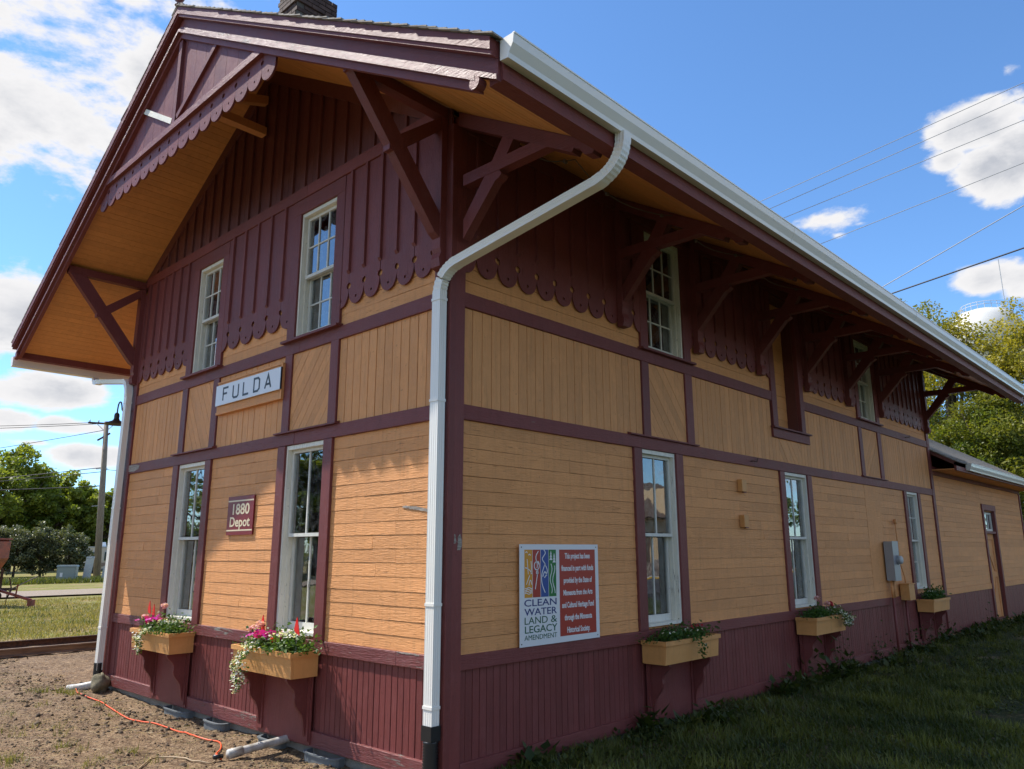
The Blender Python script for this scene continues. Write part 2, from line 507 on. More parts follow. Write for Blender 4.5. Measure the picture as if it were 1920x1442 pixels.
class MB:
    def __init__(s):
        s.v = []
        s.f = []

    def poly2(s, A, B):
        """closed prism between two matching outlines"""
        n = len(A)
        k = len(s.v)
        s.v += [tuple(p) for p in A] + [tuple(p) for p in B]
        s.f.append(tuple(range(k + n - 1, k - 1, -1)))
        s.f.append(tuple(range(k + n, k + 2 * n)))
        for i in range(n):
            j = (i + 1) % n
            s.f.append((k + i, k + j, k + n + j, k + n + i))
        return s

    def box(s, x0, x1, y0, y1, z0, z1):
        return s.poly2([(x0, y0, z0), (x1, y0, z0), (x1, y1, z0), (x0, y1, z0)], [(x0, y0, z1), (x1, y0, z1), (x1, y1, z1), (x0, y1, z1)])

    def tube(s, path, r, n=8, cap=True):
        path = [Vector(p) for p in path]
        rr = r if isinstance(r, (list, tuple)) else [r] * len(path)
        k0 = len(s.v)
        nrm = None
        for i, p in enumerate(path):
            t = (path[min(i + 1, len(path) - 1)] - path[max(i - 1, 0)]).normalized()
            if nrm is None:
                nrm = t.cross(Vector((0, 0, 1)))
                if nrm.length < 1e-3:
                    nrm = Vector((1, 0, 0))
            nrm = (nrm - t * nrm.dot(t)).normalized()
            b = t.cross(nrm)
            for a in range(n):
                q = p + (nrm * math.cos(2 * math.pi * a / n) + b * math.sin(2 * math.pi * a / n)) * rr[i]
                s.v.append(tuple(q))
        for i in range(len(path) - 1):
            for a in range(n):
                c = (a + 1) % n
                s.f.append((k0 + i * n + a, k0 + i * n + c, k0 + (i + 1) * n + c, k0 + (i + 1) * n + a))
        if cap:
            s.f.append(tuple(k0 + a for a in range(n - 1, -1, -1)))
            s.f.append(tuple(k0 + (len(path) - 1) * n + a for a in range(n)))
        return s

    def bar(s, a, b, w, h, upv=(0, 0, 1)):
        """rectangular bar from a to b, w across, h along up"""
        a, b, upv = Vector(a), Vector(b), Vector(upv)
        t = (b - a).normalized()
        x = t.cross(upv).normalized() * (w / 2)
        y = x.cross(t).normalized() * (h / 2)
        return s.poly2([a - x - y, a + x - y, a + x + y, a - x + y], [b - x - y, b + x - y, b + x + y, b - x + y])

    def lathe(s, prof, c=(0, 0, 0), n=20):
        k0 = len(s.v)
        for r, z in prof:
            for a in range(n):
                s.v.append((c[0] + r * math.cos(2 * math.pi * a / n), c[1] + r * math.sin(2 * math.pi * a / n), c[2] + z))
        for i in range(len(prof) - 1):
            for a in range(n):
                b = (a + 1) % n
                s.f.append((k0 + i * n + a, k0 + i * n + b, k0 + (i + 1) * n + b, k0 + (i + 1) * n + a))
        return s

    def data(s, name='mesh', smooth=False):
        me = bpy.data.meshes.new(name)
        me.from_pydata(s.v, [], s.f)
        if smooth:
            me.polygons.foreach_set('use_smooth', [True] * len(me.polygons))
        me.update()
        return me

    def part(s, name, mat, parent=None, smooth=False, M=None):
        return link(name, s.data(name, smooth), mat, parent, M)


def struct(o):
    o['kind'] = 'structure'
    return o


def mass(name, tv, tf, pos, rot, scl, mat, parent=None, tint=None, M=None):
    """one mesh from many copies of a tiny template. rot: (n,3,3), scl: (n,) or (n,3)"""
    tv = np.asarray(tv, float)
    n, k = len(pos), len(tv)
    scl = np.asarray(scl)
    if scl.ndim == 1:
        scl = scl[:, None]
    V = tv[None] * scl[:, None, :]
    V = np.einsum('nij,nkj->nki', rot, V) + pos[:, None]
    sizes = np.array([len(f) for f in tf])
    flat = np.concatenate([np.array(f) for f in tf])
    F = (flat[None] + (np.arange(n) * k)[:, None]).ravel()
    ls = np.concatenate([[0], np.cumsum(np.tile(sizes, n))[:-1]])
    me = bpy.data.meshes.new(name)
    me.vertices.add(n * k)
    me.vertices.foreach_set('co', V.ravel())
    me.loops.add(len(F))
    me.loops.foreach_set('vertex_index', F.astype(np.int32))
    me.polygons.add(n * len(tf))
    me.polygons.foreach_set('loop_start', ls.astype(np.int32))
    me.polygons.foreach_set('loop_total', np.tile(sizes, n).astype(np.int32))
    me.update(calc_edges=True)
    at = me.attributes.new('tint', 'FLOAT', 'POINT')
    tint = rng.random(n) if tint is None else tint
    at.data.foreach_set('value', np.repeat(tint, k).astype(np.float32))
    return link(name, me, mat, parent, M)


def rotz(a):
    c, s = np.cos(a), np.sin(a)
    o, z = np.ones_like(a), np.zeros_like(a)
    return np.stack([np.stack([c, -s, z], -1), np.stack([s, c, z], -1), np.stack([z, z, o], -1)], -2)


def rotx(a):
    c, s = np.cos(a), np.sin(a)
    o, z = np.ones_like(a), np.zeros_like(a)
    return np.stack([np.stack([o, z, z], -1), np.stack([z, c, -s], -1), np.stack([z, s, c], -1)], -2)


def rrand(n):
    return rotz(rng.random(n) * 6.283) @ rotx(rng.random(n) * 6.283) @ rotz(rng.random(n) * 6.283)


class Wall:
    """u along the wall, d outwards, z up"""
    def __init__(s, kind, off=0.0):
        s.k = kind
        s.off = off

    def P(s, u, d, z):
        return (u, -d - s.off, z) if s.k == 'g' else (d + s.off, u, z)

    def box(s, mb, u0, u1, d0, d1, z0, z1):
        A = [s.P(u0, d0, z0), s.P(u1, d0, z0), s.P(u1, d1, z0), s.P(u0, d1, z0)]
        B = [s.P(u0, d0, z1), s.P(u1, d0, z1), s.P(u1, d1, z1), s.P(u0, d1, z1)]
        mb.poly2(B, A)
        return mb

    def face(s, mb, pts, d0, d1):
        """outline in (u,z) extruded from d0 to d1"""
        mb.poly2([s.P(u, d0, z) for u, z in pts], [s.P(u, d1, z) for u, z in pts])
        return mb

    def sidepoly(s, mb, pts, u0, u1):
        """outline in (d,z) extruded from u0 to u1"""
        mb.poly2([s.P(u0, d, z) for d, z in pts], [s.P(u1, d, z) for d, z in pts])
        return mb


GW, SW = Wall('g'), Wall('s')

# ------------------------------------------------------------------ the depot
XL, XM, LEN, SL, ZR = -7.40, -3.70, 14.23, 0.588, 8.0
OX, YF, YB = 1.83, -1.19, 14.86
GZ = -0.24                                   # ground by the walls


def zs(x):                                   # soffit height over x
    return ZR - SL * abs(x - XM)


depot = thing('depot', 'two-storey tan and maroon wooden depot with scalloped upper siding and wide bracketed eaves', 'building', (XM, 7.1, GZ))


def dp(name, mb, mat, parent=None, smooth=False, label=None):
    o = mb.part(name, mat, parent or depot, smooth)
    if label:
        o['label'] = label
    return o


def splits(u0, u1, ops):
    out, c = [], u0
    for a, b in sorted(ops):
        if a > c + 1e-4:
            out.append((c, a))
        c = max(c, b)
    if c < u1 - 1e-4:
        out.append((c, u1))
    return out


def backing(w, name, u0, u1, z0, z1, ops, mat):
    """sheathing behind the boards, with real openings. ops: (u0,u1,z0,z1)"""
    mb = MB()
    zc = sorted({z0, z1} | {o[2] for o in ops} | {o[3] for o in ops})
    for a, b in zip(zc[:-1], zc[1:]):
        here = [(o[0], o[1]) for o in ops if o[2] < b - 1e-4 and o[3] > a + 1e-4]
        for c, d in splits(u0, u1, here):
            w.box(mb, c, d, -0.13, -0.036, a, b)
    return dp(name, mb, mat)


# window openings: (u0,u1,z0,z1)
Z0, Z1 = 0.83, 2.80
GOP = [(-5.46, -4.655, Z0, Z1), (-2.705, -1.935, Z0, Z1), (-5.34, -4.62, 4.03, 5.57), (-2.67, -1.92, 4.03, 5.57)]
SOP = [(2.935, 3.665, Z0, Z1), (6.68, 7.50, Z0, Z1), (12.28, 13.02, Z0 + .06, Z1), (3.155, 3.985, 4.03, 5.57), (10.13, 10.975, 4.03, 5.57), (6.605, 7.46, 3.475, 5.60)]
backing(GW, 'wall', XL + .1, -.036, -.17, 5.80, GOP, 'tan_x')
mb = MB()
GW.face(mb, [(XL + .06, 5.801), (-.06, 5.801), (XM, ZR - .03)], -.13, -.036)
dp('wall', mb, 'mar_z')
backing(SW, 'wall', .036, LEN - .05, -.17, 5.78, SOP, 'tan_y')
mb = MB()
mb.box(XL, XL + .1, 0.0, LEN, -.17, 5.8)
mb.box(XL + .1, -.14, LEN - .1, LEN, -.17, 5.8)
mb.poly2([(XL, LEN - .1, 5.8), (0, LEN - .1, 5.8), (XM, LEN - .1, ZR)], [(XL, LEN, 5.8), (0, LEN, 5.8), (XM, LEN, ZR)])
dp('wall', mb, 'tan_y')
# rooms behind the glass
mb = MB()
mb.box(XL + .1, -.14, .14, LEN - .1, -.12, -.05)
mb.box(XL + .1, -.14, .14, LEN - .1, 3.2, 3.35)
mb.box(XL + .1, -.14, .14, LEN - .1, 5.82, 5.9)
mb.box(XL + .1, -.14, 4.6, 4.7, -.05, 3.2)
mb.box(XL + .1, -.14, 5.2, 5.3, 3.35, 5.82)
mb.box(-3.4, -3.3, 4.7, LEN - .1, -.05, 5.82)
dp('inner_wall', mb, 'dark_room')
mb = MB()
mb.box(XL + .03, -.03, .03, LEN - .03, -.62, -.172)
dp('foundation', mb, 'concrete')


def jit(a):
    return random.uniform(-a, a)


def clapboard(w, u0, u1, z0, h, mat, d=0.0):
    n = max(1, int((u1 - u0) / 0.5))
    us = [u0 + (u1 - u0) * i / n for i in range(n + 1)]
    mb = MB()
    warp = jit(.0015)
    o1 = jit(.0015)
    for i, u in enumerate(us):
        zb = z0 + jit(.0022) + .0015
        db = .0010 + d + jit(.0014) + o1
        pts = [(-.035 + d, zb), (db, zb), (db - .0005, zb + .010), (-.0025 + d, z0 + h - .0012), (-.035 + d, z0 + h - .0012)]
        k = len(mb.v)
        mb.v += [w.P(u, a, b) for a, b in pts]
        if i:
            for a in range(5):
                b = (a + 1) % 5
                mb.f.append((k - 5 + a, k - 5 + b, k + b, k + a))
        if i == 0:
            mb.f.append((k + 4, k + 3, k + 2, k + 1, k))
        if i == n:
            mb.f.append((k, k + 1, k + 2, k + 3, k + 4))
    return dp('clapboard', mb, mat)


def clapfield(w, u0, u1, z0, z1, rows, mat, joints=0.35, d=0.0):
    h = (z1 - z0) / rows
    for r in range(rows):
        cuts = [u0, u1]
        if u1 - u0 > 1.3 and random.random() < joints + .2:
            cuts.insert(1, random.uniform(u0 + .35, u1 - .35))
        for a, b in zip(cuts[:-1], cuts[1:]):
            clapboard(w, a + .001, b - .001, z0 + r * h, h, mat, d)


def upright(w, name, u0, u1, z0, z1, step, mat, d=0.0, gap=.0045):
    n = max(1, round((u1 - u0) / step))
    s = (u1 - u0) / n
    for i in range(n):
        mb = MB()
        a, b = u0 + i * s + gap / 2, u0 + (i + 1) * s - gap / 2
        q = d + jit(.0018)
        c = .003
        pts = [(a, -.035), (b, -.035), (b, q - c), (b - c, q), (a + c, q), (a, q - c)]
        mb.poly2([w.P(u, dd, z1) for u, dd in pts], [w.P(u, dd, z0) for u, dd in pts])
        dp(name, mb, mat)


def clip(poly, ax, v, keep):
    out = []
    for i in range(len(poly)):
        p, q = poly[i], poly[(i + 1) % len(poly)]
        ip, iq = (p[ax] - v) * keep >= 0, (q[ax] - v) * keep >= 0
        if ip:
            out.append(p)
        if ip != iq:
            t = (v - p[ax]) / (q[ax] - p[ax])
            out.append((p[0] + t * (q[0] - p[0]), p[1] + t * (q[1] - p[1])))
    return out


def diagonal(w, u0, u1, z0, z1, ang, step, mat, d=0.0):
    c, s = math.cos(ang), math.sin(ang)
    n = (-s, c)
    cu, cz = (u0 + u1) / 2, (z0 + z1) / 2
    for k in range(-12, 13):
        a, b = k * step + .002, (k + 1) * step - .002
        P = [(cu + n[0] * a - c * 3, cz + n[1] * a - s * 3), (cu + n[0] * a + c * 3, cz + n[1] * a + s * 3), (cu + n[0] * b + c * 3, cz + n[1] * b + s * 3), (cu + n[0] * b - c * 3, cz + n[1] * b - s * 3)]
        for ax, v, kp in ((0, u0, 1), (0, u1, -1), (1, z0, 1), (1, z1, -1)):
            P = clip(P, ax, v, kp)
            if len(P) < 3:
                break
        if len(P) < 3:
            continue
        ar = abs(sum(P[i][0] * P[(i + 1) % len(P)][1] - P[(i + 1) % len(P)][0] * P[i][1] for i in range(len(P)))) / 2
        if ar < .0004:
            continue
        mb = MB()
        w.face(mb, P, -.035, d + jit(.0015))
        dp('diagonal_board', mb, mat)


def trim(w, name, u0, u1, z0, z1, mat, d=.022, d0=-.036, parent=None):
    """a board with eased, slightly uneven edges"""
    mb = MB()
    e = .004
    horiz = (u1 - u0) > (z1 - z0)
    n = max(1, int(max(u1 - u0, z1 - z0) / .7))
    rows = []
    for i in range(n + 1):
        t = i / n
        a, b, q = jit(.0016), jit(.0016), d + jit(.0012)
        if horiz:
            u = u0 + (u1 - u0) * t
            rows.append([w.P(u, x, z) for x, z in ((d0, z0 + a), (q - e, z0 + a), (q, z0 + a + e), (q, z1 + b - e), (q - e, z1 + b), (d0, z1 + b))])
        else:
            z = z0 + (z1 - z0) * t
            rows.append([w.P(u, x, z) for x, u in ((d0, u0 + a), (q - e, u0 + a), (q, u0 + a + e), (q, u1 + b - e), (q - e, u1 + b), (d0, u1 + b))])
    for i, rw in enumerate(rows):
        k = len(mb.v)
        mb.v += rw
        if i:
            for a in range(6):
                b = (a + 1) % 6
                mb.f.append((k - 6 + a, k - 6 + b, k + b, k + a))
    mb.f.append((5, 4, 3, 2, 1, 0))
    mb.f.append(tuple(range(len(mb.v) - 6, len(mb.v))))
    return dp(name, mb, mat, parent)


# --- trim of the two visible walls
CBG, CBS, CBE = -.20, .150, 14.085           # inner edges of the corner boards
trim(GW, 'corner_board', CBG, .030, -.17, 5.66, 'mar_z', .030)
trim(GW, 'corner_board', XL - .03, XL + .20, -.17, 5.64, 'mar_z', .030)
trim(SW, 'corner_board', .031, CBS, -.17, 5.74, 'mar_z', .030)
trim(SW, 'corner_board', CBE, LEN + .02, -.15, 5.74, 'mar_z', .030)


def belt(w, spans, z0, z1, ax, name='belt_board', d=.022, mat=None):
    for a, b in spans:
        L = b - a
        n = max(1, round(L / 2.6))
        for i in range(n):
            trim(w, name, a + L * i / n + .0012, a + L * (i + 1) / n - .0012, z0, z1, mat or 'mar_' + ax, d)


GS = [(XL + .20, CBG)]
SS = [(CBS, CBE)]
# foot board, water table, middle and upper belts
belt(GW, splits(XL + .2, CBG, []), -.17, -.03, 'x', 'foot_board', .030, 'mar_peel')
belt(SW, SS, -.165, -.035, 'y', 'foot_board', .030)
belt(GW, [(XL + .2, -5.46), (-5.46, -4.655), (-4.655, -2.705), (-2.705, -1.935), (-1.935, -.62), (-.62, CBG)], .678, .80, 'x', 'water_table', .026, 'mar_peel')
belt(SW, SS, .678, .80, 'y', 'water_table', .026)
belt(GW, GS, 2.805, 2.943, 'x', d=.024)
belt(SW, SS, 2.805, 2.943, 'y', d=.024)
belt(GW, GS, 3.857, 4.0, 'x', d=.024)
belt(SW, [(CBS, 6.445), (7.60, CBE)], 3.857, 4.0, 'y', d=.024)
belt(GW, GS, 5.755, 5.90, 'x', d=.048)
belt(SW, SS, 5.62, 5.80, 'y', 'frieze_board', .046)
# drip caps over the lower windows
for a, b in ((-5.66, -4.42), (-2.93, -1.70)):
    mb = MB()
    GW.sidepoly(mb, [(.0, 2.9435), (.062, 2.9435), (.062, 2.958), (.0, 2.978)], a, b)
    dp('drip_cap', mb, 'mar_x')
for a, b in ((2.70, 4.20), (9.93, 11.20)):
    mb = MB()
    SW.sidepoly(mb, [(.0, 2.9435), (.055, 2.9435), (.055, 2.958), (.0, 2.975)], a, b)
    dp('drip_cap', mb, 'mar_y')
# uprights in the band between the storeys
for a, b in ((-5.544, -5.385), (-4.625, -4.464), (-2.835, -2.683), (-1.905, -1.756)):
    trim(GW, 'band_post', a, b, 2.945, 3.857, 'mar_z')
for a, b in ((3.009, 3.159), (3.977, 4.147), (9.969, 10.125), (10.95, 11.131)):
    trim(SW, 'band_post', a, b, 2.945, 3.857, 'mar_z')
# boards of the band
for a, b in ((XL + .2, -5.544), (-4.464, -2.835), (-1.756, CBG)):
    upright(GW, 'band_board', a, b, 2.943, 3.857, .131, 'tan_z', gap=.007)
for a, b in ((CBS, 3.009), (4.147, 6.41), (7.64, 9.969), (11.131, CBE)):
    upright(SW, 'band_board', a, b, 2.943, 3.857, .1255, 'tan_z', gap=.005)
upright(SW, 'band_board', 6.41, 6.62, 2.943, 3.30, .1255, 'tan_z')
upright(SW, 'band_board', 7.42, 7.64, 2.943, 3.30, .1255, 'tan_z')
diagonal(SW, 6.62, 7.42, 2.943, 3.30, R(-52), .10, 'tan_z')
diagonal(GW, -5.385, -4.625, 2.95, 3.857, R(-58), .105, 'tan_z')
diagonal(GW, -2.683, -1.905, 2.95, 3.857, R(52), .105, 'tan_z')
diagonal(SW, 3.159, 3.977, 2.95, 3.857, R(-50), .115, 'tan_z')
diagonal(SW, 10.125, 10.95, 2.95, 3.857, R(50), .115, 'tan_z')
# clapboards of the ground floor
GCAS = [(-5.615, -4.50), (-2.86, -1.78)]
SCAS = [(2.78, 3.82), (6.525, 7.655), (12.13, 13.17)]
for a, b in splits(XL + .2, CBG, GCAS):
    clapfield(GW, a, b, .80, 2.805, 16, 'tan_x', .6)
for a, b in splits(CBS, CBE, SCAS):
    if a > 7 and a < 8:      # an old doorway boarded over in one sheet
        clapfield(SW, a, 10.0, .80, 2.805, 16, 'tan_y', .35)
        mb = MB()
        SW.box(mb, 10.004, 10.79, -.035, .001, .93, 2.803)
        dp('patch_panel', mb, 'tan_y')
        clapboard(SW, 10.004, 10.79, .80, .126, 'tan_y')
        clapfield(SW, 10.795, b, .80, 2.805, 16, 'tan_y', .1)
    else:
        clapfield(SW, a, b, .80, 2.805, 16, 'tan_y', .35)
# clapboards under the scallops
UG = [(-5.50, -4.46), (-2.83, -1.76)]
US = [(3.0, 4.14), (6.445, 7.60), (9.98, 11.13)]
for a, b in splits(XL + .2, CBG, UG):
    clapfield(GW, a, b, 4.0, 4.504, 4, 'tan_x', 0)
for a, b in splits(CBS, CBE, US):
    clapfield(SW, a, b, 4.0, 4.504, 4, 'tan_y', 0)
# beaded skirt
upright(GW, 'skirt_board', XL + .2, CBG, -.04, .678, .0845, 'mar_z', d=-.004, gap=.0075)
upright(SW, 'skirt_board', CBS, CBE, -.04, .678, .0835, 'mar_z', d=-.004, gap=.005)

# --- scalloped boards and battens
ZT, ZH, ZI, ZB = 4.42, .034, 4.28, 4.197


def scallop(w, uc, hw, ua, ub, zt, mat='mar_z'):
    """one board with a rounded foot, a nick on each side and a drilled hole, cut to ua..ub"""
    def half(s):
        p = [(0, zt), (hw - .002, zt), (hw - .002, ZT + ZH)]
        for i in range(1, 8):
            a = math.pi * i / 8
            p.append((hw - .002 - ZH * math.sin(a), ZT + ZH * math.cos(a)))
        p += [(hw - .002, ZT - ZH), (hw - .002, 4.365)]
        for i in range(1, 9):
            a = math.pi / 2 * i / 9
            p.append((hw * math.cos(a) ** .78 - .003, 4.365 - (4.365 - ZB - .004) * math.sin(a) ** 1.15))
        p.append((0, ZB))
        r = .015
        for i in range(0, 7):
            a = -math.pi / 2 + math.pi * i / 6
            p.append((r * math.cos(a), ZI + r * math.sin(a)))
        p = [(uc + s * x, z) for x, z in p]
        return p if s > 0 else p[::-1]
    mb = MB()
    q = .026 + jit(.002)
    uc += jit(.003)
    dzz = jit(.007)
    for s in (1, -1):
        P = [(a, b + (dzz if b < 4.6 else 0)) for a, b in half(s)]
        P = clip(P, 0, ua, 1)
        P = clip(P, 0, ub, -1) if len(P) > 2 else P
        if len(P) > 2 and max(x for x, _ in P) - min(x for x, _ in P) > .012:
            w.face(mb, P, .0135, q)
    if mb.v:
        dp('scalloped_board', mb, mat)


def batten(w, u, z0, z1, wd=.05, mat='mar_z', d=.0265, cut=True):
    mb = MB()
    t = .026
    a, b = u - wd / 2, u + wd / 2
    mb.poly2([w.P(a, d, z1), w.P(b, d, z1), w.P(b - .006, d + t, z1), w.P(a + .006, d + t, z1)][::-1],
             [w.P(a, d, z0 - (.012 if cut else 0)), w.P(b, d, z0 - (.012 if cut else 0)), w.P(b - .006, d + t, z0 + (.02 if cut else 0)), w.P(a + .006, d + t, z0 + (.02 if cut else 0))][::-1])
    dp('batten', mb, mat)


def scallops(w, u0, u1, joints, zt):
    js = [joints[0] - (joints[1] - joints[0])] + list(joints) + [joints[-1] + (joints[-1] - joints[-2])]
    for a, b in zip(js[:-1], js[1:]):
        if b > u0 + .01 and a < u1 - .01:
            scallop(w, (a + b) / 2, (b - a) / 2, max(a, u0 + .001), min(b, u1 - .001), zt)
    for j in joints:
        if u0 + .03 < j < u1 - .03:
            batten(w, j, 4.565, zt)
        elif u0 - .02 < j < u1 + .02:
            batten(w, min(max(j, u0 + .026), u1 - .026), 4.565, zt)


def seq(a, st, n):
    return [a + st * i for i in range(n)]


scallops(GW, -1.758, CBG, seq(-1.616, .2745, 6), 5.755)
scallops(GW, -4.46, -2.83, seq(-4.32, .328, 5), 5.755)
scallops(GW, XL + .2, -5.50, seq(-7.05, .277, 6), 5.755)
scallops(SW, CBS, 3.0, seq(.290, .2868, 10), 5.62)
scallops(SW, 4.14, 6.445, seq(4.24, .2925, 8), 5.62)
scallops(SW, 7.60, 9.98, seq(7.68, .285, 9), 5.62)
scallops(SW, 11.13, CBE, seq(11.25, .285, 11), 5.62)
# boards and battens of the gable head
u = XL + .32
while u < -.3:
    zt = zs(u + (.02 if u < XM else -.02)) - .16
    if zt > 5.96:
        batten(GW, u, 5.90, zt, .046, 'mar_dark', .003, False)
    u += .2765
u = XL + .32 - .138
mb = MB()
while u < -.05:
    a, b = max(u - .1375 + .138, XL + .05), min(u + .1375 + .138, -.05)
    P = [(a, 5.86), (b, 5.86), (b, zs(b) - .01)] + ([(XM, ZR - .01)] if a < XM < b else []) + [(a, zs(a) - .01)]
    if b > a:
        mb2 = MB()
        GW.face(mb2, P, -.034, .002 + jit(.001))
        dp('head_board', mb2, 'mar_dark')
    u += .2765
# raking frieze against the soffit
for s in (-1, 1):
    mb = MB()
    e = XM + s * 3.70
    P = [(e, zs(e) - .19), (e, zs(e) + .002), (XM, ZR + .002), (XM, ZR - .19)]
    GW.face(mb, P if s < 0 else P[::-1], .0025, .028)
    dp('rake_frieze', mb, 'mar_dark')


# --- windows
def window(w, u0, u1, z0, z1, cols, rows, cas, z_rail, sill=True, cap=True, curtain=None, out=.030, casing_bottom=None):
    """cas: casing outer edges (a,b). Upper and lower sash, each cols x rows"""
    ax = 'x' if w.k == 'g' else 'y'
    mb = MB()
    t = .034
    w.box(mb, u0, u0 + t, -.19, .004, z0, z1)
    w.box(mb, u1 - t, u1, -.19, .004, z0, z1)
    w.box(mb, u0 + t, u1 - t, -.19, .004, z1 - .045, z1)
    w.box(mb, u0 + t, u1 - t, -.19, .010, z0, z0 + .03)
    w.box(mb, u0 + t, u0 + t + .014, -.072, -.052, z0 + .03, z1 - .045)
    w.box(mb, u1 - t - .014, u1 - t, -.072, -.052, z0 + .03, z1 - .045)
    win = dp('window', mb, 'whi_z')
    cb = casing_bottom if casing_bottom is not None else z0 - .03
    trim(w, 'casing', cas[0], u0 + .004, cb, z1 + .0, 'mar_z', out, parent=win)
    trim(w, 'casing', u1 - .004, cas[1], cb, z1 + .0, 'mar_z', out, parent=win)
    if cap:
        trim(w, 'head_casing', cas[0], cas[1], z1 + .001, z1 + cap, 'mar_' + ax, out + .002, parent=win)
    if sill:
        mb = MB()
        w.sidepoly(mb, [(-.10, z0 - .035), (.085, z0 - .035), (.085, z0 - .008), (-.10, z0 + .002)], cas[0] - .035, cas[1] + .035)
        dp('sill', mb, 'mar_' + ax, win)
    a, b = u0 + t + .001, u1 - t - .001
    rs, sr = .028, .04
    for k, (s0, s1, dd) in enumerate(((z_rail - .018, z1 - .046, -.050), (z0 + .031, z_rail + .018, -.112))):
        th = .034
        st = .038
        mb = MB()
        w.box(mb, a, a + st, dd - th, dd, s0, s1)
        w.box(mb, b - st, b, dd - th, dd, s0, s1)
        bot = .036 if k == 0 else .075
        w.box(mb, a + st, b - st, dd - th, dd + (.006 if k == 0 else 0), s0, s0 + bot)
        w.box(mb, a + st, b - st, dd - th, dd, s1 - .036, s1)
        dp('sash', mb, 'sash', win)
        ga, gb, g0, g1 = a + st, b - st, s0 + bot, s1 - .036
        cw, rh = (gb - ga) / cols, (g1 - g0) / rows
        for i in range(1, cols):
            mb = MB()
            w.box(mb, ga + i * cw - .009, ga + i * cw + .009, dd - .028, dd - .006, g0, g1)
            dp('muntin', mb, 'sash', win)
        for j in range(1, rows):
            mb = MB()
            w.box(mb, ga, gb, dd - .0275, dd - .0065, g0 + j * rh - .008, g0 + j * rh + .008)
            dp('muntin', mb, 'sash', win)
        for i in range(cols):
            for j in range(rows):
                mb = MB()
                w.box(mb, ga + i * cw + .0095, ga + (i + 1) * cw - .0095, dd - .020, dd - .017, g0 + j * rh + .0085, g0 + (j + 1) * rh - .0085)
                tl, tr = jit(.004), jit(.004)
                dp('pane', mb, 'glass', win)
    for c in (curtain or []):
        ca, cbb, c0, c1, mat, dd, amp = c
        n = 40
        pts = []
        ml = MB()
        for i in range(n + 1):
            uu = ca + (cbb - ca) * i / n
            off = amp * math.sin(i * 1.9 + math.sin(i * .7) * 2)
            zb = c0 if not isinstance(c0, tuple) else c0[0] + (c0[1] - c0[0]) * i / n
            k = len(ml.v)
            ml.v += [w.P(uu, dd + off, zb), w.P(uu, dd + off, c1), w.P(uu, dd + off - .004, zb), w.P(uu, dd + off - .004, c1)]
            if i:
                ml.f += [(k - 4, k, k + 1, k - 3), (k - 1, k + 3, k + 2, k - 2), (k - 3, k + 1, k + 3, k - 1), (k - 2, k + 2, k, k - 4)]
        dp('curtain', ml, mat, win)
    return win


# gable, ground floor
window(GW, *GOP[0], 2, 1, GCAS[0], 1.83, False, 0, [(-5.42, -5.05, 1.0, 2.72, 'curtain_tan', -.30, .02), (-5.42, -4.70, 2.62, 2.78, 'curtain', -.24, .004)], casing_bottom=.80)
window(GW, *GOP[1], 2, 1, GCAS[1], 1.83, False, 0, [(-2.68, -2.35, 1.0, 2.72, 'curtain_tan', -.30, .02), (-2.68, -1.96, 2.62, 2.78, 'curtain', -.24, .004), (-2.4, -1.7, .7, 1.55, 'curtain_blue', -.34, .03)], casing_bottom=.80)
# gable, upper floor
window(GW, *GOP[2], 3, 2, UG[0], 4.80, True, .186, [(-5.1, -4.64, 4.05, 5.40, 'curtain', -.26, .02)], casing_bottom=4.0)
window(GW, *GOP[3], 3, 2, UG[1], 4.78, True, .186, [(-2.55, -1.95, 4.05, 5.45, 'curtain', -.26, .02)], casing_bottom=4.0)
# long side
window(SW, *SOP[0], 2, 1, SCAS[0], 1.83, False, 0, [(3.5, 3.64, .9, 2.7, 'curtain_tan', -.30, .02)], casing_bottom=.80)
window(SW, *SOP[1], 2, 1, SCAS[1], 1.83, False, 0, [(6.7, 6.95, .9, 2.7, 'curtain', -.30, .02)], casing_bottom=.80)
window(SW, *SOP[2], 2, 2, SCAS[2], 1.83, False, 0, None, casing_bottom=.80)
window(SW, *SOP[3], 3, 2, US[0], 4.80, True, .05, None, casing_bottom=4.0)
window(SW, *SOP[4], 3, 2, US[2], 4.80, True, .05, None, casing_bottom=4.0)
# the boarded loft door on the long side
trim(SW, 'casing', 6.445, 6.605, 3.475, 5.62, 'mar_z', .030)
trim(SW, 'casing', 7.46, 7.60, 3.475, 5.62, 'mar_z', .030)
mb = MB()
SW.box(mb, 6.590, 6.613, -.24, -.037, 3.483, 5.59)
SW.box(mb, 7.452, 7.475, -.24, -.037, 3.483, 5.59)
SW.box(mb, 6.591, 7.474, -.238, .018, 5.591, 5.615)
SW.box(mb, 6.591, 7.474, -.238, -.02, 3.458, 3.482)
dp('door_jamb', mb, 'mar_dark')
for r in range(11):
    clapboard(SW, 6.614, 7.451, 3.484 + r * .1915, .1915, 'tan_y', -.20)
mb = MB()
SW.sidepoly(mb, [(-.05, 3.44), (.075, 3.44), (.075, 3.462), (-.05, 3.4745)], 6.385, 7.72)
dp('sill', mb, 'mar_y')
trim(SW, 'apron', 6.40, 7.705, 3.301, 3.439, 'mar_y', .034)

# --- roof: sheathing, soffit boards, eaves, rakes, shingles
def slab(x0, x1, y0, y1, a, b):
    """layer following the slope, from soffit+a to soffit+b"""
    mb = MB()
    mb.poly2([(x0, y0, zs(x0) + b), (x1, y0, zs(x1) + b), (x1, y0, zs(x1) + a), (x0, y0, zs(x0) + a)],
             [(x0, y1, zs(x0) + b), (x1, y1, zs(x1) + b), (x1, y1, zs(x1) + a), (x0, y1, zs(x0) + a)])
    return mb


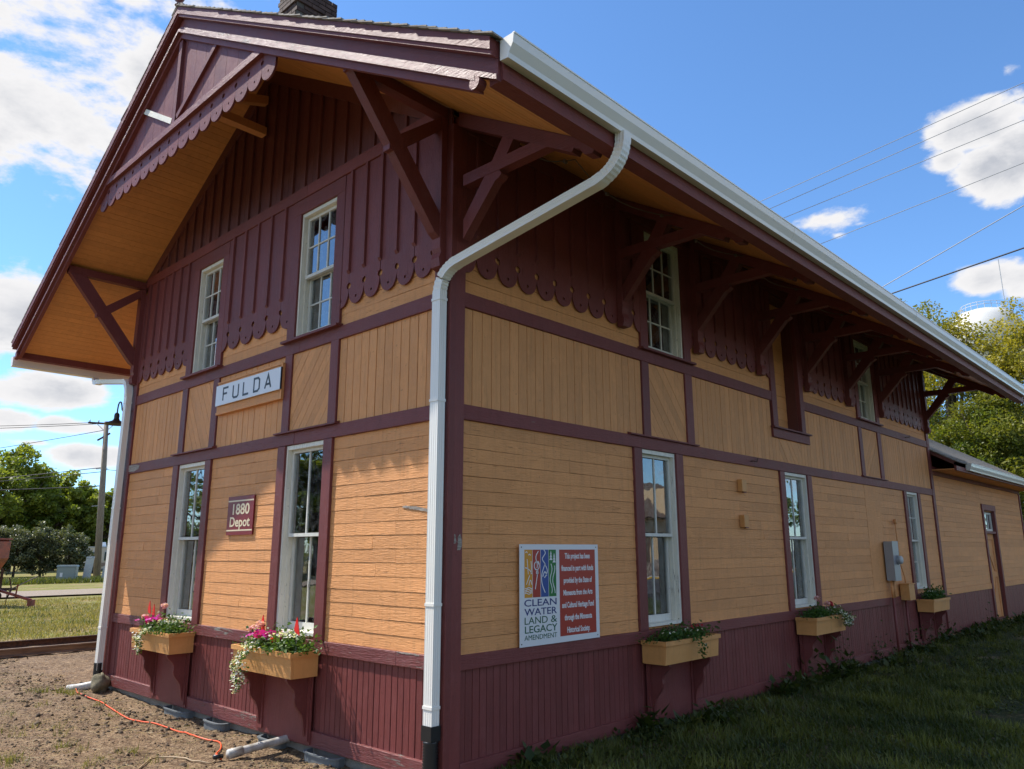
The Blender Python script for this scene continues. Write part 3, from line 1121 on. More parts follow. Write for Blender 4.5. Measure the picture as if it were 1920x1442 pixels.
dp('roof_deck', slab(XM, XM + 3.7 + OX - .012, YF + .012, YB - .012, .022, .235), 'mar_dark')
dp('roof_deck', slab(XM - 3.7 - OX + .012, XM, YF + .012, YB - .012, .022, .235), 'mar_dark')
step = .0835
for s in (1, -1):
    k = 0
    x = 3.70 + OX - .135
    while x > .01:
        x0 = max(0, x - step + .0035)
        a, b = (XM + x0, XM + x) if s > 0 else (XM - x, XM - x0)
        end = YB - .03 if x > 3.6 else -.003
        dp('soffit_board', slab(a, b, YF + .02, end, .0 + jit(.0008), .0215), 'tan_sm')
        x -= step
        k += 1


def along(x0, x1, y0, y1, a, b, name, mat):
    return dp(name, slab(x0, x1, y0, y1, a, b), mat)


for s in (1, -1):
    e = XM + s * (3.7 + OX)
    i = e - s * .13
    x0, x1 = sorted((i, e))
    mb = MB()
    zt, zb = zs(e), zs(e) - .02
    mb.poly2([(x0, YF, zb), (x1, YF, zb), (x1, YF, zt + .20), (x0, YF, zt + .14 if s > 0 else zt + .2)], [(x0, YB, zb), (x1, YB, zb), (x1, YB, zt + .20), (x0, YB, zt + .14 if s > 0 else zt + .2)])
    dp('eave_board', mb, 'mar_y')
    q = e - s * .02
    for ys, yo in ((YF, -1), (YB, 1)):
        def rk(name, a, b, off0, off1, xe, mat='mar_x', jb=1):
            # raking boards in two or three lengths
            L = abs(xe - XM)
            for t in range(jb):
                xa, xb = XM + s * L * t / jb + s * .001 * (t > 0), XM + s * L * (t + 1) / jb
                y0, y1 = sorted((ys + yo * off0, ys + yo * off1))
                lo, hi = sorted((xa, xb))
                dp(name, slab(lo, hi, y0, y1, a, b), mat)
        rk('rake_board', -.0055, .115, 0, .030, q, jb=2)
        rk('crown_moulding', .150, .2465, .051, .112, q, jb=2)
        rk('rake_board', .116, .2455, 0, .050, q)
        rk('crown_moulding', .116, .1495, .051, .096, q)
        rk('rake_trim', -.046, -.006, 0, .048, q, 'mar_peel')
        if ys == YF:
            rk('rake_trim', -.092, -.050, -.012, .078, XM + s * (3.7 + OX - .20), 'mar_peel')
            rk('lower_rake_board', -.160, -.0925, -.012, .036, XM + s * (3.7 + OX - .20), 'mar_x')
            # rounded horn at the lower end
            c = XM + s * (3.7 + OX - .205)
            mb = MB()
            P = [(c + s * .05 * math.cos(a), zs(c) - .108 + .05 * math.sin(a)) for a in np.linspace(0, 2 * math.pi, 13)[:-1]]
            mb.poly2([(x, ys - .076, z) for x, z in P], [(x, ys - .004, z) for x, z in P])
            dp('rake_horn', mb, 'mar_x')
# shingles
sh_n = 0
bulk = MB()
crs = .132
for s in (1, -1):
    L = 3.7 + OX + .03
    nrow = int(L / (crs * .862)) + 1
    for r in range(nrow):
        xo = L - r * crs * .862                     # lower edge, distance from the ridge
        xi = max(0.0, xo - .20)
        y = YF - (.14 if s > 0 else .118) + jit(.008 if s > 0 else .003)
        k = 0
        while y < YB + .1:
            wdt = random.uniform(.09, .19)
            single = (k < 3 and s > 0) or (k < 2 and s < 0)
            if not single:
                wdt = (YB + .1 - y)
            dz = .262 + jit(.004)
            o_ = xo + jit(.005)
            target = MB() if single else bulk
            x_o, x_i = XM + s * o_, XM + s * xi
            zo, zi = ZR - SL * o_ + dz, ZR - SL * xi + .2475
            P = [(x_o, zo), (x_o, zo + .014), (x_i, zi + .004), (x_i, zi)]
            target.poly2([(a, y + .002, b) for a, b in P], [(a, y + wdt - .002, b) for a, b in P])
            if single:
                dp('shingle', target, 'shingle')
                sh_n += 1
            y += wdt
            k += 1
o = dp('shingle_courses', bulk, 'shingle')
o['kind'] = 'stuff'
for s in (1, -1):
    mb = MB()
    mb.poly2([(XM, YF - .12, ZR + .285), (XM + s * .16, YF - .12, ZR + .19), (XM + s * .16, YF - .12, ZR + .205), (XM, YF - .12, ZR + .30)],
             [(XM, YB + .1, ZR + .285), (XM + s * .16, YB + .1, ZR + .19), (XM + s * .16, YB + .1, ZR + .205), (XM, YB + .1, ZR + .30)])
    dp('ridge_cap', mb, 'shingle')
mb = MB()
mb.lathe([(0.001, .11), (.05, .10), (.068, .05), (.05, .0), (.02, -.02), (.025, -.05), (.045, -.07), (.001, -.075)], (XM - .02, YF - .10, ZR + .345), 14)
dp('ridge_finial', mb, 'mar_peel', smooth=True)


# --- gutters and downspouts
def gutter(xe, s, y0, y1, zt, mat, name='gutter', sc=1.0):
    P = [(0, 0), (0, -.155), (.075, -.165), (.082, -.13), (.118, -.07), (.125, -.015), (.125, 0), (.112, 0), (.112, -.012), (.106, -.065), (.070, -.122), (.064, -.150), (.012, -.143), (.012, 0)]
    P = [(xe + s * (x * sc + .002), zt + z * sc) for x, z in P]
    mb = MB()
    mb.poly2([(x, y0, z) for x, z in P], [(x, y1, z) for x, z in P])
    g = dp(name, mb, mat)
    Q = [P[i] for i in (0, 1, 2, 3, 4, 5, 6)]
    for a, b in ((y0 - .004, y0), (y1, y1 + .004)):
        mb = MB()
        mb.poly2([(x, a, z) for x, z in Q], [(x, b, z) for x, z in Q])
        dp('end_cap', mb, mat, g)
    mb = MB()
    mb.box(*sorted((xe + s * .112, xe + s * .132)), y0, y1, zt - .004, zt + .008)
    dp('gutter_bead', mb, mat, g)
    return g


gut = gutter(1.83, 1, YF - .03, YB - .02, 5.005, 'gutter')
for y in (3.1, 7.2, 11.3):          # lapped joints
    P = [(-.001, -.150), (.076, -.168), (.085, -.132), (.121, -.071), (.128, -.014), (.120, -.013), (.112, -.066), (.076, -.124), (.070, -.152), (.0, -.1445)]
    mb = MB()
    mb.poly2([(1.832 + a, y, 5.005 + b) for a, b in P], [(1.832 + a, y + .035, 5.005 + b) for a, b in P])
    dp('gutter_joint', mb, 'gutter', gut)
gutter(XM - 3.7 - OX - .02, -1, YF - .05, YB - .02, 4.775, 'gutter')


def pipe(name, path, w, d, mat, side, parent=None, crimp=(), flutes=True):
    """rectangular corrugated pipe along path; side: widthwise axis per point"""
    mb = MB()
    n = len(path)
    prof = []
    for i in range(9):
        prof.append((-w / 2 + w * i / 8, d / 2 - (.0022 if (flutes and i % 2) else 0)))
    for i in range(1, 7):
        prof.append((w / 2 - (.003 if (flutes and i % 2) else 0), d / 2 - d * i / 7))
    for i in range(9):
        prof.append((w / 2 - w * i / 8, -d / 2 + (.0022 if (flutes and i % 2) else 0)))
    for i in range(1, 7):
        prof.append((-w / 2 + (.003 if (flutes and i % 2) else 0), -d / 2 + d * i / 7))
    k = len(prof)
    for i in range(n):
        p = Vector(path[i])
        t = (Vector(path[min(i + 1, n - 1)]) - Vector(path[max(0, i - 1)])).normalized()
        sx = Vector(side[i])
        sx = (sx - t * sx.dot(t)).normalized()
        sy = t.cross(sx)
        sc = 1.0
        if i in crimp:
            sc = .925
        for a, b in prof:
            mb.v.append(tuple(p + sx * a * sc + sy * b * sc))
    for i in range(n - 1):
        for a in range(k):
            b = (a + 1) % k
            mb.f.append((i * k + a, i * k + b, (i + 1) * k + b, (i + 1) * k + a))
    mb.f.append(tuple(range(k)))
    mb.f.append(tuple(range((n - 1) * k + k - 1, (n - 1) * k - 1, -1)))
    return dp(name, mb, mat, parent)


def arc(a, b, c, n=12):
    """quadratic corner between a and c around b"""
    a, b, c = Vector(a), Vector(b), Vector(c)
    return [tuple(a * (1 - t) ** 2 + b * 2 * t * (1 - t) + c * t * t) for t in [i / n for i in range(n + 1)]]


def elbow(A, B, C, ra, w, d, side, parent):
    A, B, C = Vector(A), Vector(B), Vector(C)
    a = B + (A - B).normalized() * ra
    c = B + (C - B).normalized() * ra
    P = arc(a, B, c, 22)
    pipe('elbow', P, w, d, 'gutter', [side] * len(P), parent, crimp=set(range(2, 21, 2)))
    return a, c


def strap(c, w, d, parent, ax=0):
    mb = MB()
    mb.box(c[0] - w / 2, c[0] + w / 2, c[1] - d / 2, c[1] + d / 2, c[2] - .012, c[2] + .012)
    return dp('strap', mb, 'gutter', parent)


# front corner downspout: outlet under the eave gutter, slanted run, straight drop
DX, DY = -.052, -.095
A_, B_, C_, D_ = (1.885, .10, 4.85), (1.885, .10, 4.56), (DX, DY, 3.93 + .24), (DX, DY, .27)
main = pipe('downspout', [(DX, DY, 3.95), (DX, DY, 2.0), (DX, DY, .265)], .108, .082, 'gutter', [(1, 0, 0)] * 3)
A_, B_, C_ = Vector(A_), Vector(B_), Vector((DX, DY, 4.15))
dirn = (C_ - B_).normalized()
sidev = dirn.cross(Vector((0, 0, 1))).normalized()
P = [tuple(A_), tuple(B_ + Vector((0, 0, .12)))]
pipe('elbow', arc(A_ - Vector((0, 0, .0)), B_ + Vector((0, 0, .02)), B_ + dirn * .26, 24), .108, .082, 'gutter', [tuple(sidev)] * 25, main, crimp=set(range(4, 22, 2)))
pipe('slanted_pipe', [tuple(B_ + dirn * .24), tuple(C_ - dirn * .18)], .104, .079, 'gutter', [tuple(sidev)] * 2, main)
pipe('elbow', arc(C_ - dirn * .22, C_ + Vector((0, 0, -.01)), (DX, DY, 3.91), 20), .108, .082, 'gutter', [tuple(sidev)] * 12 + [(1, 0, 0)] * 9, main, crimp=set(range(3, 18, 2)))
for z in (3.88, 2.95, 1.22, .42):
    strap((DX, DY, z), .118, .092, main)
mb = MB()
prof = []
z = .30
mb.box(DX - .062, DX + .062, DY - .05, DY + .05, .17, .285)
dp('pipe_adapter', mb, 'black_plastic', main)
mb = MB()
prof = []
for i in range(46):
    prof.append((.058 + (.007 if i % 2 else -.003), .17 - i * .0115))
mb.lathe(prof, (DX, DY, 0), 18)
dp('corrugated_hose', mb, 'black_plastic', main, smooth=True)

# far corner downspout
EX, EY = XL + .07, -.10
m2 = pipe('downspout', [(EX, EY, 4.05), (EX, EY, 2.0), (EX, EY, .02)], .105, .08, 'gutter', [(1, 0, 0)] * 3)
gx = XM - 3.7 - OX - .06
a, c = Vector((gx, .02, 4.64)), Vector((gx, .02, 4.50))
pipe('elbow', arc(a, c, (gx + .28, .0, 4.50), 12), .095, .075, 'gutter', [(0, 1, 0)] * 13, m2)
pipe('slanted_pipe', [(gx + .2, .0, 4.515), (EX - .16, EY + .01, 4.26)], .092, .074, 'gutter', [(0, 1, 0)] * 2, m2)
pipe('elbow', arc((EX - .22, EY + .01, 4.275), (EX, EY, 4.22), (EX, EY, 4.0), 12), .095, .078, 'gutter', [(0, 1, 0)] * 13, m2)
for z in (3.9, 2.3, .6):
    strap((EX, EY, z), .113, .09, m2)
mb = MB()
mb.lathe([(.06, .12), (.06, -.09)], (EX, EY, 0), 16)
dp('pipe_adapter', mb, 'black_plastic', m2, smooth=True)
mb = MB()
mb.tube([(EX, EY, -.07), (EX, EY, -.13), (EX - .03, EY - .05, -.18), (EX - .10, EY - .16, -.205), (EX - .22, EY - .30, -.225)], .056, 14)
dp('outlet_elbow', mb, 'pvc', m2, smooth=True)


# --- eave brackets
def side_bracket(y, post=True):
    ya, yb = y - .055, y + .055
    mb = MB()
    top = lambda x: zs(x) - .004
    # sloping arm
    P = [(.03, top(.03)), (1.60, top(1.60)), (1.665, top(1.60) - .075), (1.63, top(1.6) - .125), (1.55, top(1.55) - .135), (1.50, top(1.5) - .095), (1.44, top(1.44) - .10), (1.42, top(1.42) - .145), (.03, top(.03) - .15)]
    SW.sidepoly(mb, P, ya, yb)
    br = dp('eave_bracket', mb, 'mar_x')
    mb = MB()
    SW.sidepoly(mb, [(.10, 5.0), (.10, 5.115), (1.0, 5.112), (1.28, 5.0)], ya + .004, yb - .004)
    dp('tie_beam', mb, 'mar_x', br)
    mb = MB()
    SW.sidepoly(mb, [(.105, 4.47), (.105, 4.66), (.49, 5.135), (.655, 5.37), (.785, 5.29), (.655, 5.10), (.575, 4.99), (.60, 4.955), (.565, 4.925), (.52, 4.91)], ya + .008, yb - .008)
    dp('strut', mb, 'mar_z', br)
    mb = MB()
    if post:
        SW.sidepoly(mb, [(.0265, 5.70), (.105, 5.70), (.105, 4.40), (.098, 4.33), (.105, 4.30), (.118, 4.27), (.12, 4.22), (.105, 4.175), (.0265, 4.172)], y - .06, y + .06)
        dp('wall_post', mb, 'mar_z', br)
    return br


for i, y in enumerate((.088, 2.60, 4.28, 6.06, 7.74, 9.53, 11.22, 14.12)):
    side_bracket(y, i > 0)


def gable_bracket(x):
    w = .055
    zt = min(zs(x - w), zs(x + w)) - .006
    mb = MB()
    GW.sidepoly(mb, [(.03, zt), (1.15, zt), (1.15, zt - .11), (.03, zt - .11)], x - w, x + w)
    br = dp('gable_bracket', mb, 'mar_y')
    mb = MB()
    GW.sidepoly(mb, [(1.13, zt - .11), (.90, zt - .11), (.10, zt - 1.12), (.10, zt - 1.36), (.16, zt - 1.32)], x - w + .006, x + w - .006)
    dp('strut', mb, 'mar_z', br)
    mb = MB()
    GW.sidepoly(mb, [(.10, zt - .12), (.10, zt - .26), (.62, zt - .70), (.70, zt - .70), (.70, zt - .60)], x - w + .01, x + w - .01)
    dp('cross_tie', mb, 'mar_z', br)
    mb = MB()
    GW.sidepoly(mb, [(.031, zt - .12), (.10, zt - .12), (.10, zt - 1.46), (.085, zt - 1.5), (.11, zt - 1.56), (.10, zt - 1.64), (.031, zt - 1.66)], x - .06, x + .06)
    dp('wall_post', mb, 'mar_z', br)


gable_bracket(-.115)
gable_bracket(XL + .095)
# outrigger under the ridge with its brace
mb = MB()
GW.sidepoly(mb, [(.03, 7.02), (.03, 7.13), (1.172, 7.13), (1.172, 7.02)], XM - .10, XM + .02)
o = dp('outrigger_beam', mb, 'tan_y')
mb = MB()
GW.sidepoly(mb, [(.03, 7.48), (.03, 7.60), (1.14, 7.24), (1.14, 7.135), (1.05, 7.135)], XM - .085, XM + .005)
dp('brace', mb, 'tan_y', o)
# --- the fretwork apron in the gable peak
ORN = YF + .012
zc0, zc1 = 6.585, 6.70
n = 17
u_l, u_r = -5.95, -1.45
mbk = MB()
SPC = .278
c0 = XM - .0 + .004
orn = None
for k in range(-8, 9):
    uc = XM - .02 + k * .2795
    hw = .1395
    for part_ in ('board',):
        mb = MB()
        top_z = min(zs(uc - hw), zs(uc + hw)) - .03
        if top_z < 6.30:
            continue

        def half(s):
            zt = lambda x: zs(uc + s * x) + .012
            p = [(0, zt(0)), (hw - .002, zt(hw))]
            if zt(hw) > 6.55:
                p += [(hw - .002, 6.545)]
                for i in range(1, 7):
                    a = math.pi * i / 7
                    p.append((hw - .002 - .028 * math.sin(a), 6.517 + .028 * math.cos(a)))
                p.append((hw - .002, 6.489))
            if zt(hw) > 6.40:
                p.append((hw - .002, 6.40))
            base = min(6.40, zt(hw))
            for i in range(1, 10):
                a = math.pi / 2 * i / 9
                p.append((hw * math.cos(a) - .002 if i < 9 else 0, base - (base - 6.275) * math.sin(a)))
            for i in range(0, 7):
                a = -math.pi / 2 + math.pi * i / 6
                p.append((.014 * math.cos(a), 6.365 + .014 * math.sin(a)))
            if zt(0) > 7.0:
                pass
            p = [(uc + s * x, z) for x, z in p]
            return p if s > 0 else p[::-1]
        for s in (1, -1):
            P = half(s)
            mb.poly2([(x, ORN, z) for x, z in P], [(x, ORN + .022, z) for x, z in P])
        dp('apron_board', mb, 'mar_z')
# frame on the apron
def bar_g(name, a, b, w_, mat='mar_x', d0=.0, d1=.045):
    a, b = Vector((a[0], 0, a[1])), Vector((b[0], 0, b[1]))
    t = (b - a).normalized()
    nrm = Vector((-t.z, 0, t.x)) * w_ / 2
    P = [a - nrm, b - nrm, b + nrm, a + nrm]
    mb = MB()
    mb.poly2([(p.x, ORN - d0, p.z) for p in P], [(p.x, ORN - d1, p.z) for p in P])
    return dp(name, mb, mat)


xe = (ZR - 6.64 - .12) / SL
bar_g('apron_chord', (XM - xe, 6.64), (XM + xe, 6.64), .085)
bar_g('apron_post', (XM, 6.684), (XM, 7.80), .085, 'mar_z', d1=.040)
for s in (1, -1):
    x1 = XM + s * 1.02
    bar_g('apron_brace', (XM + s * .07, 6.74), (x1, zs(x1) - .12), .07, 'mar_z' if s > 0 else 'whi_x', d1=.036)  # white paint on the left brace stands in for sunlight falling on it

# --- chimney
ch = dp('chimney', MB().box(-3.905, -3.465, .165, .735, 7.9, 9.30), 'mortar')
ch['label'] = 'sooty brick chimney rising beside the ridge'
row = 0
z = 8.30
while z < 9.3:
    off = .105 if row % 2 else 0
    out_ = .012 if z < 8.98 else .035
    def brick(x0, x1, y0, y1):
        e = jit(.003)
        mb = MB()
        mb.box(x0, x1, y0, y1, z + .006, z + .062)
        dp('brick', mb, 'brick', ch)
    x = -3.905 - off
    while x < -3.465:
        a, b = max(x + .005, -3.905 - out_), min(x + .205, -3.465 + out_)
        if b - a > .03:
            brick(a, b, .165 - out_, .164)
        x += .21
    y = .165 - off + .1
    while y < .735:
        a, b = max(y + .005, .166), min(y + .205, .735 + out_)
        if b - a > .03:
            brick(-3.464, -3.465 + out_, a, b)
        y += .21
    z += .068
    row += 1

# --- freight wing beyond the tall part
WY0, WY1 = LEN + .02, 22.95
zw = lambda x: 3.74 - SL * (abs(x - XM) - 3.7)
DO = (18.05, 19.75)
backing(SW, 'wall', WY0, WY1, -.15, 3.45, [(18.35, 19.45, -.06, 2.62)], 'tan_y')
mb = MB()
mb.box(XL, -.14, WY1 - .1, WY1 - .036, -.15, 3.6)
mb.box(XL, XL + .1, WY0, WY1 - .1, -.15, 3.6)
mb.poly2([(XL, WY1 - .1, 3.6), (-.05, WY1 - .1, 3.6), (XM, WY1 - .1, zw(XM))], [(XL, WY1 - .04, 3.6), (-.05, WY1 - .04, 3.6), (XM, WY1 - .04, zw(XM))])
dp('wall', mb, 'tan_x')
mb = MB()
mb.box(XL + .05, -.03, WY0, WY1 - .05, -.62, -.15)
dp('foundation', mb, 'concrete')
clapfield(SW, WY0 + .02, 18.22, .82, 3.27, 22, 'tan_y', .3)
clapfield(SW, 19.58, WY1 - .13, .82, 3.27, 22, 'tan_y', .3)
clapfield(SW, 18.22, 19.58, 2.80, 3.27, 4, 'tan_y', 0)
trim(SW, 'corner_board', WY1 - .13, WY1, -.13, 3.27, 'mar_z', .026)
for a, b in ((WY0, 18.22), (19.58, WY1)):
    trim(SW, 'frieze_board', a, b, 3.272, 3.46, 'mar_y', .026)
    trim(SW, 'water_table', a, b, .69, .818, 'tan_y', .014)
trim(SW, 'frieze_board', 18.22, 19.58, 3.272, 3.46, 'mar_y', .026)
upright(SW, 'wing_skirt_board', WY0, 18.22, -.10, .688, .084, 'mar_z', d=-.004)
upright(SW, 'wing_skirt_board', 19.58, WY1 - .13, -.10, .688, .084, 'mar_z', d=-.004)
door = trim(SW, 'door', 18.37, 19.43, -.05, 2.05, 'tan_z', -.09, -.14)
for a, b, c, d_ in ((18.37, 18.50, -.05, 2.05), (19.30, 19.43, -.05, 2.05), (18.50, 19.30, 1.90, 2.05), (18.50, 19.30, .95, 1.08)):
    trim(SW, 'door_rail', a, b, c, d_, 'tan_z', -.07, -.09, parent=door)
mb = MB()
for a, b in (((18.6, .1), (19.2, .9)), ((18.6, 1.85), (19.2, 1.12))):
    p, q = SW.P(a[0], -.08, a[1]), SW.P(b[0], -.08, b[1])
    mb.bar(p, q, .02, .09)
dp('door_brace', mb, 'tan_z', door)
mb = MB()
SW.box(mb, 18.335, 18.36, -.30, -.03, -.06, 2.65)
SW.box(mb, 19.44, 19.465, -.30, -.03, -.06, 2.65)
SW.box(mb, 18.36, 19.44, -.30, .0, -.10, -.055)
dp('door_jamb', mb, 'mar_dark')
trim(SW, 'casing', 18.22, 18.36, -.10, 2.64, 'mar_z', .030)
trim(SW, 'casing', 19.44, 19.58, -.10, 2.64, 'mar_z', .030)
trim(SW, 'head_casing', 18.20, 19.60, 2.64, 2.79, 'mar_y', .034)
trim(SW, 'transom_sill', 18.37, 19.43, 2.05, 2.11, 'mar_y', .01)
mb = MB()
for a, b, c, d_ in ((18.37, 18.42, 2.12, 2.60), (19.38, 19.43, 2.12, 2.60), (18.42, 19.38, 2.12, 2.17), (18.42, 19.38, 2.55, 2.60), (18.73, 18.75, 2.17, 2.55), (19.05, 19.07, 2.17, 2.55)):
    SW.box(mb, a, b, -.10, -.06, c, d_)
tr_ = dp('transom', mb, 'sash')
for a, b in ((18.42, 18.73), (18.75, 19.05), (19.07, 19.38)):
    mb = MB()
    SW.box(mb, a, b, -.085, -.08, 2.17, 2.55)
    dp('pane', mb, 'glass', tr_)
# wing roof
for s in (1, -1):
    xe_ = XM + s * 4.22
    mb = MB()
    P = [(XM, zw(XM) + .08), (XM, zw(XM)), (xe_, zw(xe_)), (xe_, zw(xe_) + .08)]
    mb.poly2([(x, WY0 - .01, z) for x, z in P], [(x, WY1 + .25, z) for x, z in P])
    dp('wing_roof_deck', mb, 'mar_dark')
    L = 4.26
    mbs = MB()
    for r in range(38):
        xo = L - r * .115
        xi = max(0, xo - .2)
        if xo < 0:
            break
        y = WY0 - .01
        if s > 0 and r < 4:
            while y < WY1 + .27:
                wd_ = random.uniform(.10, .2)
                zo = zw(XM + xo) + .10 + jit(.006)
                P = [(XM + xo + jit(.008), zo), (XM + xo, zo + .016), (XM + xi, zw(XM + xi) + .095), (XM + xi, zw(XM + xi) + .085)]
                m_ = MB().poly2([(a, y + .003, b) for a, b in P], [(a, y + wd_ - .003, b) for a, b in P])
                if r == 0 and y < 19.5:
                    dp('wing_shingle', m_, 'shingle')
                else:
                    k = len(mbs.v)
                    mbs.v += m_.v
                    mbs.f += [tuple(i + k for i in f) for f in m_.f]
                y += wd_
        else:
            zo = zw(XM + s * xo) + .10
            P = [(XM + s * xo, zo), (XM + s * xo, zo + .016), (XM + s * xi, zw(XM + s * xi) + .095), (XM + s * xi, zw(XM + s * xi) + .085)]
            mbs.poly2([(a, y, b) for a, b in P], [(a, WY1 + .27, b) for a, b in P])
    dp('wing_shingle_courses', mbs, 'shingle')['kind'] = 'stuff'
mb = MB()
mb.box(.475, .52, WY0 - .01, WY1 + .25, zw(.52) - .10, zw(.52) + .075)
dp('eave_board', mb, 'mar_y')
mb = MB()
mb.box(.0265, .474, WY0 - .01, WY1 + .2, zw(.52) - .075, zw(.52) - .055)
dp('wing_soffit', mb, 'tan_y')
gutter(.522, 1, 15.0, WY1 + .25, zw(.52) + .095, 'gutter', sc=.95)


# ------------------------------------------------------------------ ground
def vnoise(x, y, sc, seed=0):
    x, y = x / sc + seed * 17.3, y / sc + seed * 9.1
    xi, yi = np.floor(x).astype(np.int64), np.floor(y).astype(np.int64)
    fx, fy = x - xi, y - yi
    fx, fy = fx * fx * (3 - 2 * fx), fy * fy * (3 - 2 * fy)

    def h(a, b):
        n = (a * 374761393 + b * 668265263 + seed * 1442695041) & 0xffffffff
        n = ((n ^ (n >> 13)) * 1274126177) & 0xffffffff
        return ((n ^ (n >> 16)) & 0xffff) / 65535.0
    return (h(xi, yi) * (1 - fx) + h(xi + 1, yi) * fx) * (1 - fy) + (h(xi, yi + 1) * (1 - fx) + h(xi + 1, yi + 1) * fx) * fy


def sm(a, b, x):
    t = np.clip((x - a) / (b - a), 0, 1)
    return t * t * (3 - 2 * t)


def height(x, y):
    d = np.hypot(x + 3, y)
    base = -.235 + .09 * sm(15, 55, d)
    near = 1 - sm(14, 30, d)
    bump = (vnoise(x, y, .9, 1) - .5) * .05 + (vnoise(x, y, .28, 2) - .5) * .035 + (vnoise(x, y, .11, 3) - .5) * .028
    dirt = sm(1.0, .2, x) * sm(-14.6, -13.4, x)
    bed = sm(-11.7, -12.0, x) * sm(-14.3, -14.0, x)
    base = base + .05 * sm(.0, .06, x) * near * sm(-1, .3, y)
    return base + bump * near * (.35 + .65 * dirt) - .0 * bed - .015 * near * sm(.8, 0, np.abs(y + .25)) * dirt


def axis_pts(segs):
    out = []
    for a, b, st in segs:
        out += list(np.arange(a, b, st))
    return np.array(out + [segs[-1][1]])


xs = axis_pts([(-1500, -200, 100), (-200, -60, 10), (-60, -20, 2), (-20, -13, .25), (-13, .5, .05), (.5, 6, .11), (6, 20, .7), (20, 60, 4), (60, 200, 14), (200, 1500, 130)])
ys = axis_pts([(-1500, -200, 130), (-200, -40, 16), (-40, -8, 2), (-8, -4.2, .3), (-4.2, .6, .05), (.6, 8, .12), (8, 25, .3), (25, 60, 2), (60, 200, 10), (200, 1500, 100)])
X, Y = np.meshgrid(xs, ys, indexing='ij')
Zg = height(X, Y)
nx, ny = X.shape
me = bpy.data.meshes.new('ground')
me.vertices.add(nx * ny)
me.vertices.foreach_set('co', np.stack([X, Y, Zg], -1).ravel())
idx = np.arange(nx * ny).reshape(nx, ny)
F = np.stack([idx[:-1, :-1], idx[1:, :-1], idx[1:, 1:], idx[:-1, 1:]], -1).reshape(-1, 4)
me.loops.add(F.size)
me.loops.foreach_set('vertex_index', F.ravel().astype(np.int32))
me.polygons.add(len(F))
me.polygons.foreach_set('loop_start', (np.arange(len(F)) * 4).astype(np.int32))
me.polygons.foreach_set('loop_total', np.full(len(F), 4, np.int32))
me.polygons.foreach_set('use_smooth', np.ones(len(F), bool))
me.update(calc_edges=True)


def ground_mat():
    t = NT('ground_soil_and_turf')
    tc = t.n('ShaderNodeTexCoord')
    v = tc.outputs['Object']
    sep = t.n('ShaderNodeSeparateXYZ')
    t.l(v, sep.inputs[0])
    x, y = sep.outputs[0], sep.outputs[1]
    wob = t.math('MULTIPLY_ADD', t.noise(v, 1.3, 5, .6), 1.6, -.8)
    xw = t.math('ADD', x, wob)
    yw = t.math('ADD', y, wob)
    dirt = t.math('MULTIPLY', t.ramp(xw, .9, .3), t.ramp(xw, -14.4, -13.6))
    dirt = t.math('MULTIPLY', dirt, t.ramp(yw, 9.0, 7.0), clamp=True)
    # worn patches in the shaded turf
    worn = t.math('MULTIPLY', t.ramp(t.noise(v, .75, 5, .6), .56, .63), t.ramp(t.math('ABSOLUTE', x), 9, 6))
    dirt = t.math('MAXIMUM', dirt, t.math('MULTIPLY', worn, t.ramp(x, -1, 0)))
    n1, n2, n3 = t.noise(v, 3.2, 6, .65), t.noise(v, 16, 6, .65), t.noise(v, 70, 4, .6)
    soil = t.mix(t.ramp(n1, .35, .65), (0.105, 0.062, 0.036), (0.260, 0.170, 0.098))
    soil = t.mix(t.math('MULTIPLY', t.ramp(t.noise(v, 1.1, 5, .7), .50, .62), .6), soil, (0.075, 0.045, 0.027))
    soil = t.mix(t.ramp(n2, .42, .66), soil, (0.40, 0.285, 0.17))
    soil = t.mix(t.math('MULTIPLY', t.ramp(n3, .55, .42), .75), soil, (0.050, 0.030, 0.018))
    soil = t.mix(t.math('MULTIPLY', t.ramp(t.noise(v, 48, 2, .5), .66, .72), .7), soil, (0.42, 0.35, 0.26))
    g1 = t.noise(v, .6, 5, .6)
    g2 = t.noise(v, 9, 6, .7)
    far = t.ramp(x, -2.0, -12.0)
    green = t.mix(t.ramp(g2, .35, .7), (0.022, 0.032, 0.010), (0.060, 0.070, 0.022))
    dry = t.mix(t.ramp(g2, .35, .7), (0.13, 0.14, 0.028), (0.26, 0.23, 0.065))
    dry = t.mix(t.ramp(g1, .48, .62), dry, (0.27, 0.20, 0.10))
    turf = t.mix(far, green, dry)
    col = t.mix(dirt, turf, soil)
    h = t.math('ADD', t.math('MULTIPLY', n2, .8), t.math('MULTIPLY', n3, .5))
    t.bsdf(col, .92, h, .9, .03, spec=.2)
    return t.m


MAT['ground'] = ground_mat()
tag(link('ground', me, 'ground'), kind='structure')
# gravel track beyond the lawn, the street and its pavement on the other side
def strip(name, a, b, w_, z, mat, th=.004):
    mb = MB()
    a, b = Vector((a[0], a[1], z)), Vector((b[0], b[1], z))
    n_ = (b - a).normalized().cross(Vector((0, 0, 1))) * w_ / 2
    P = [a - n_, b - n_, b + n_, a + n_]
    mb.poly2([tuple(p - Vector((0, 0, th))) for p in P], [tuple(p) for p in P])
    return tag(mb.part(name, mat), kind='structure')


strip('gravel_road', (-36, -60), (-36, 70), 5.5, -.128, 'gravel')
strip('gravel_road', (-58.0, -60), (-53.5, 90), 3.2, -.122, 'gravel')
strip('street', (17, -120), (17, 160), 9, -.05, 'asphalt', .2)
strip('pavement', (22.6, -120), (22.6, 160), 2.0, .06, 'sidewalk', .3)
strip('kerb', (21.55, -120), (21.55, 160), .15, .075, 'yellow_kerb', .3)

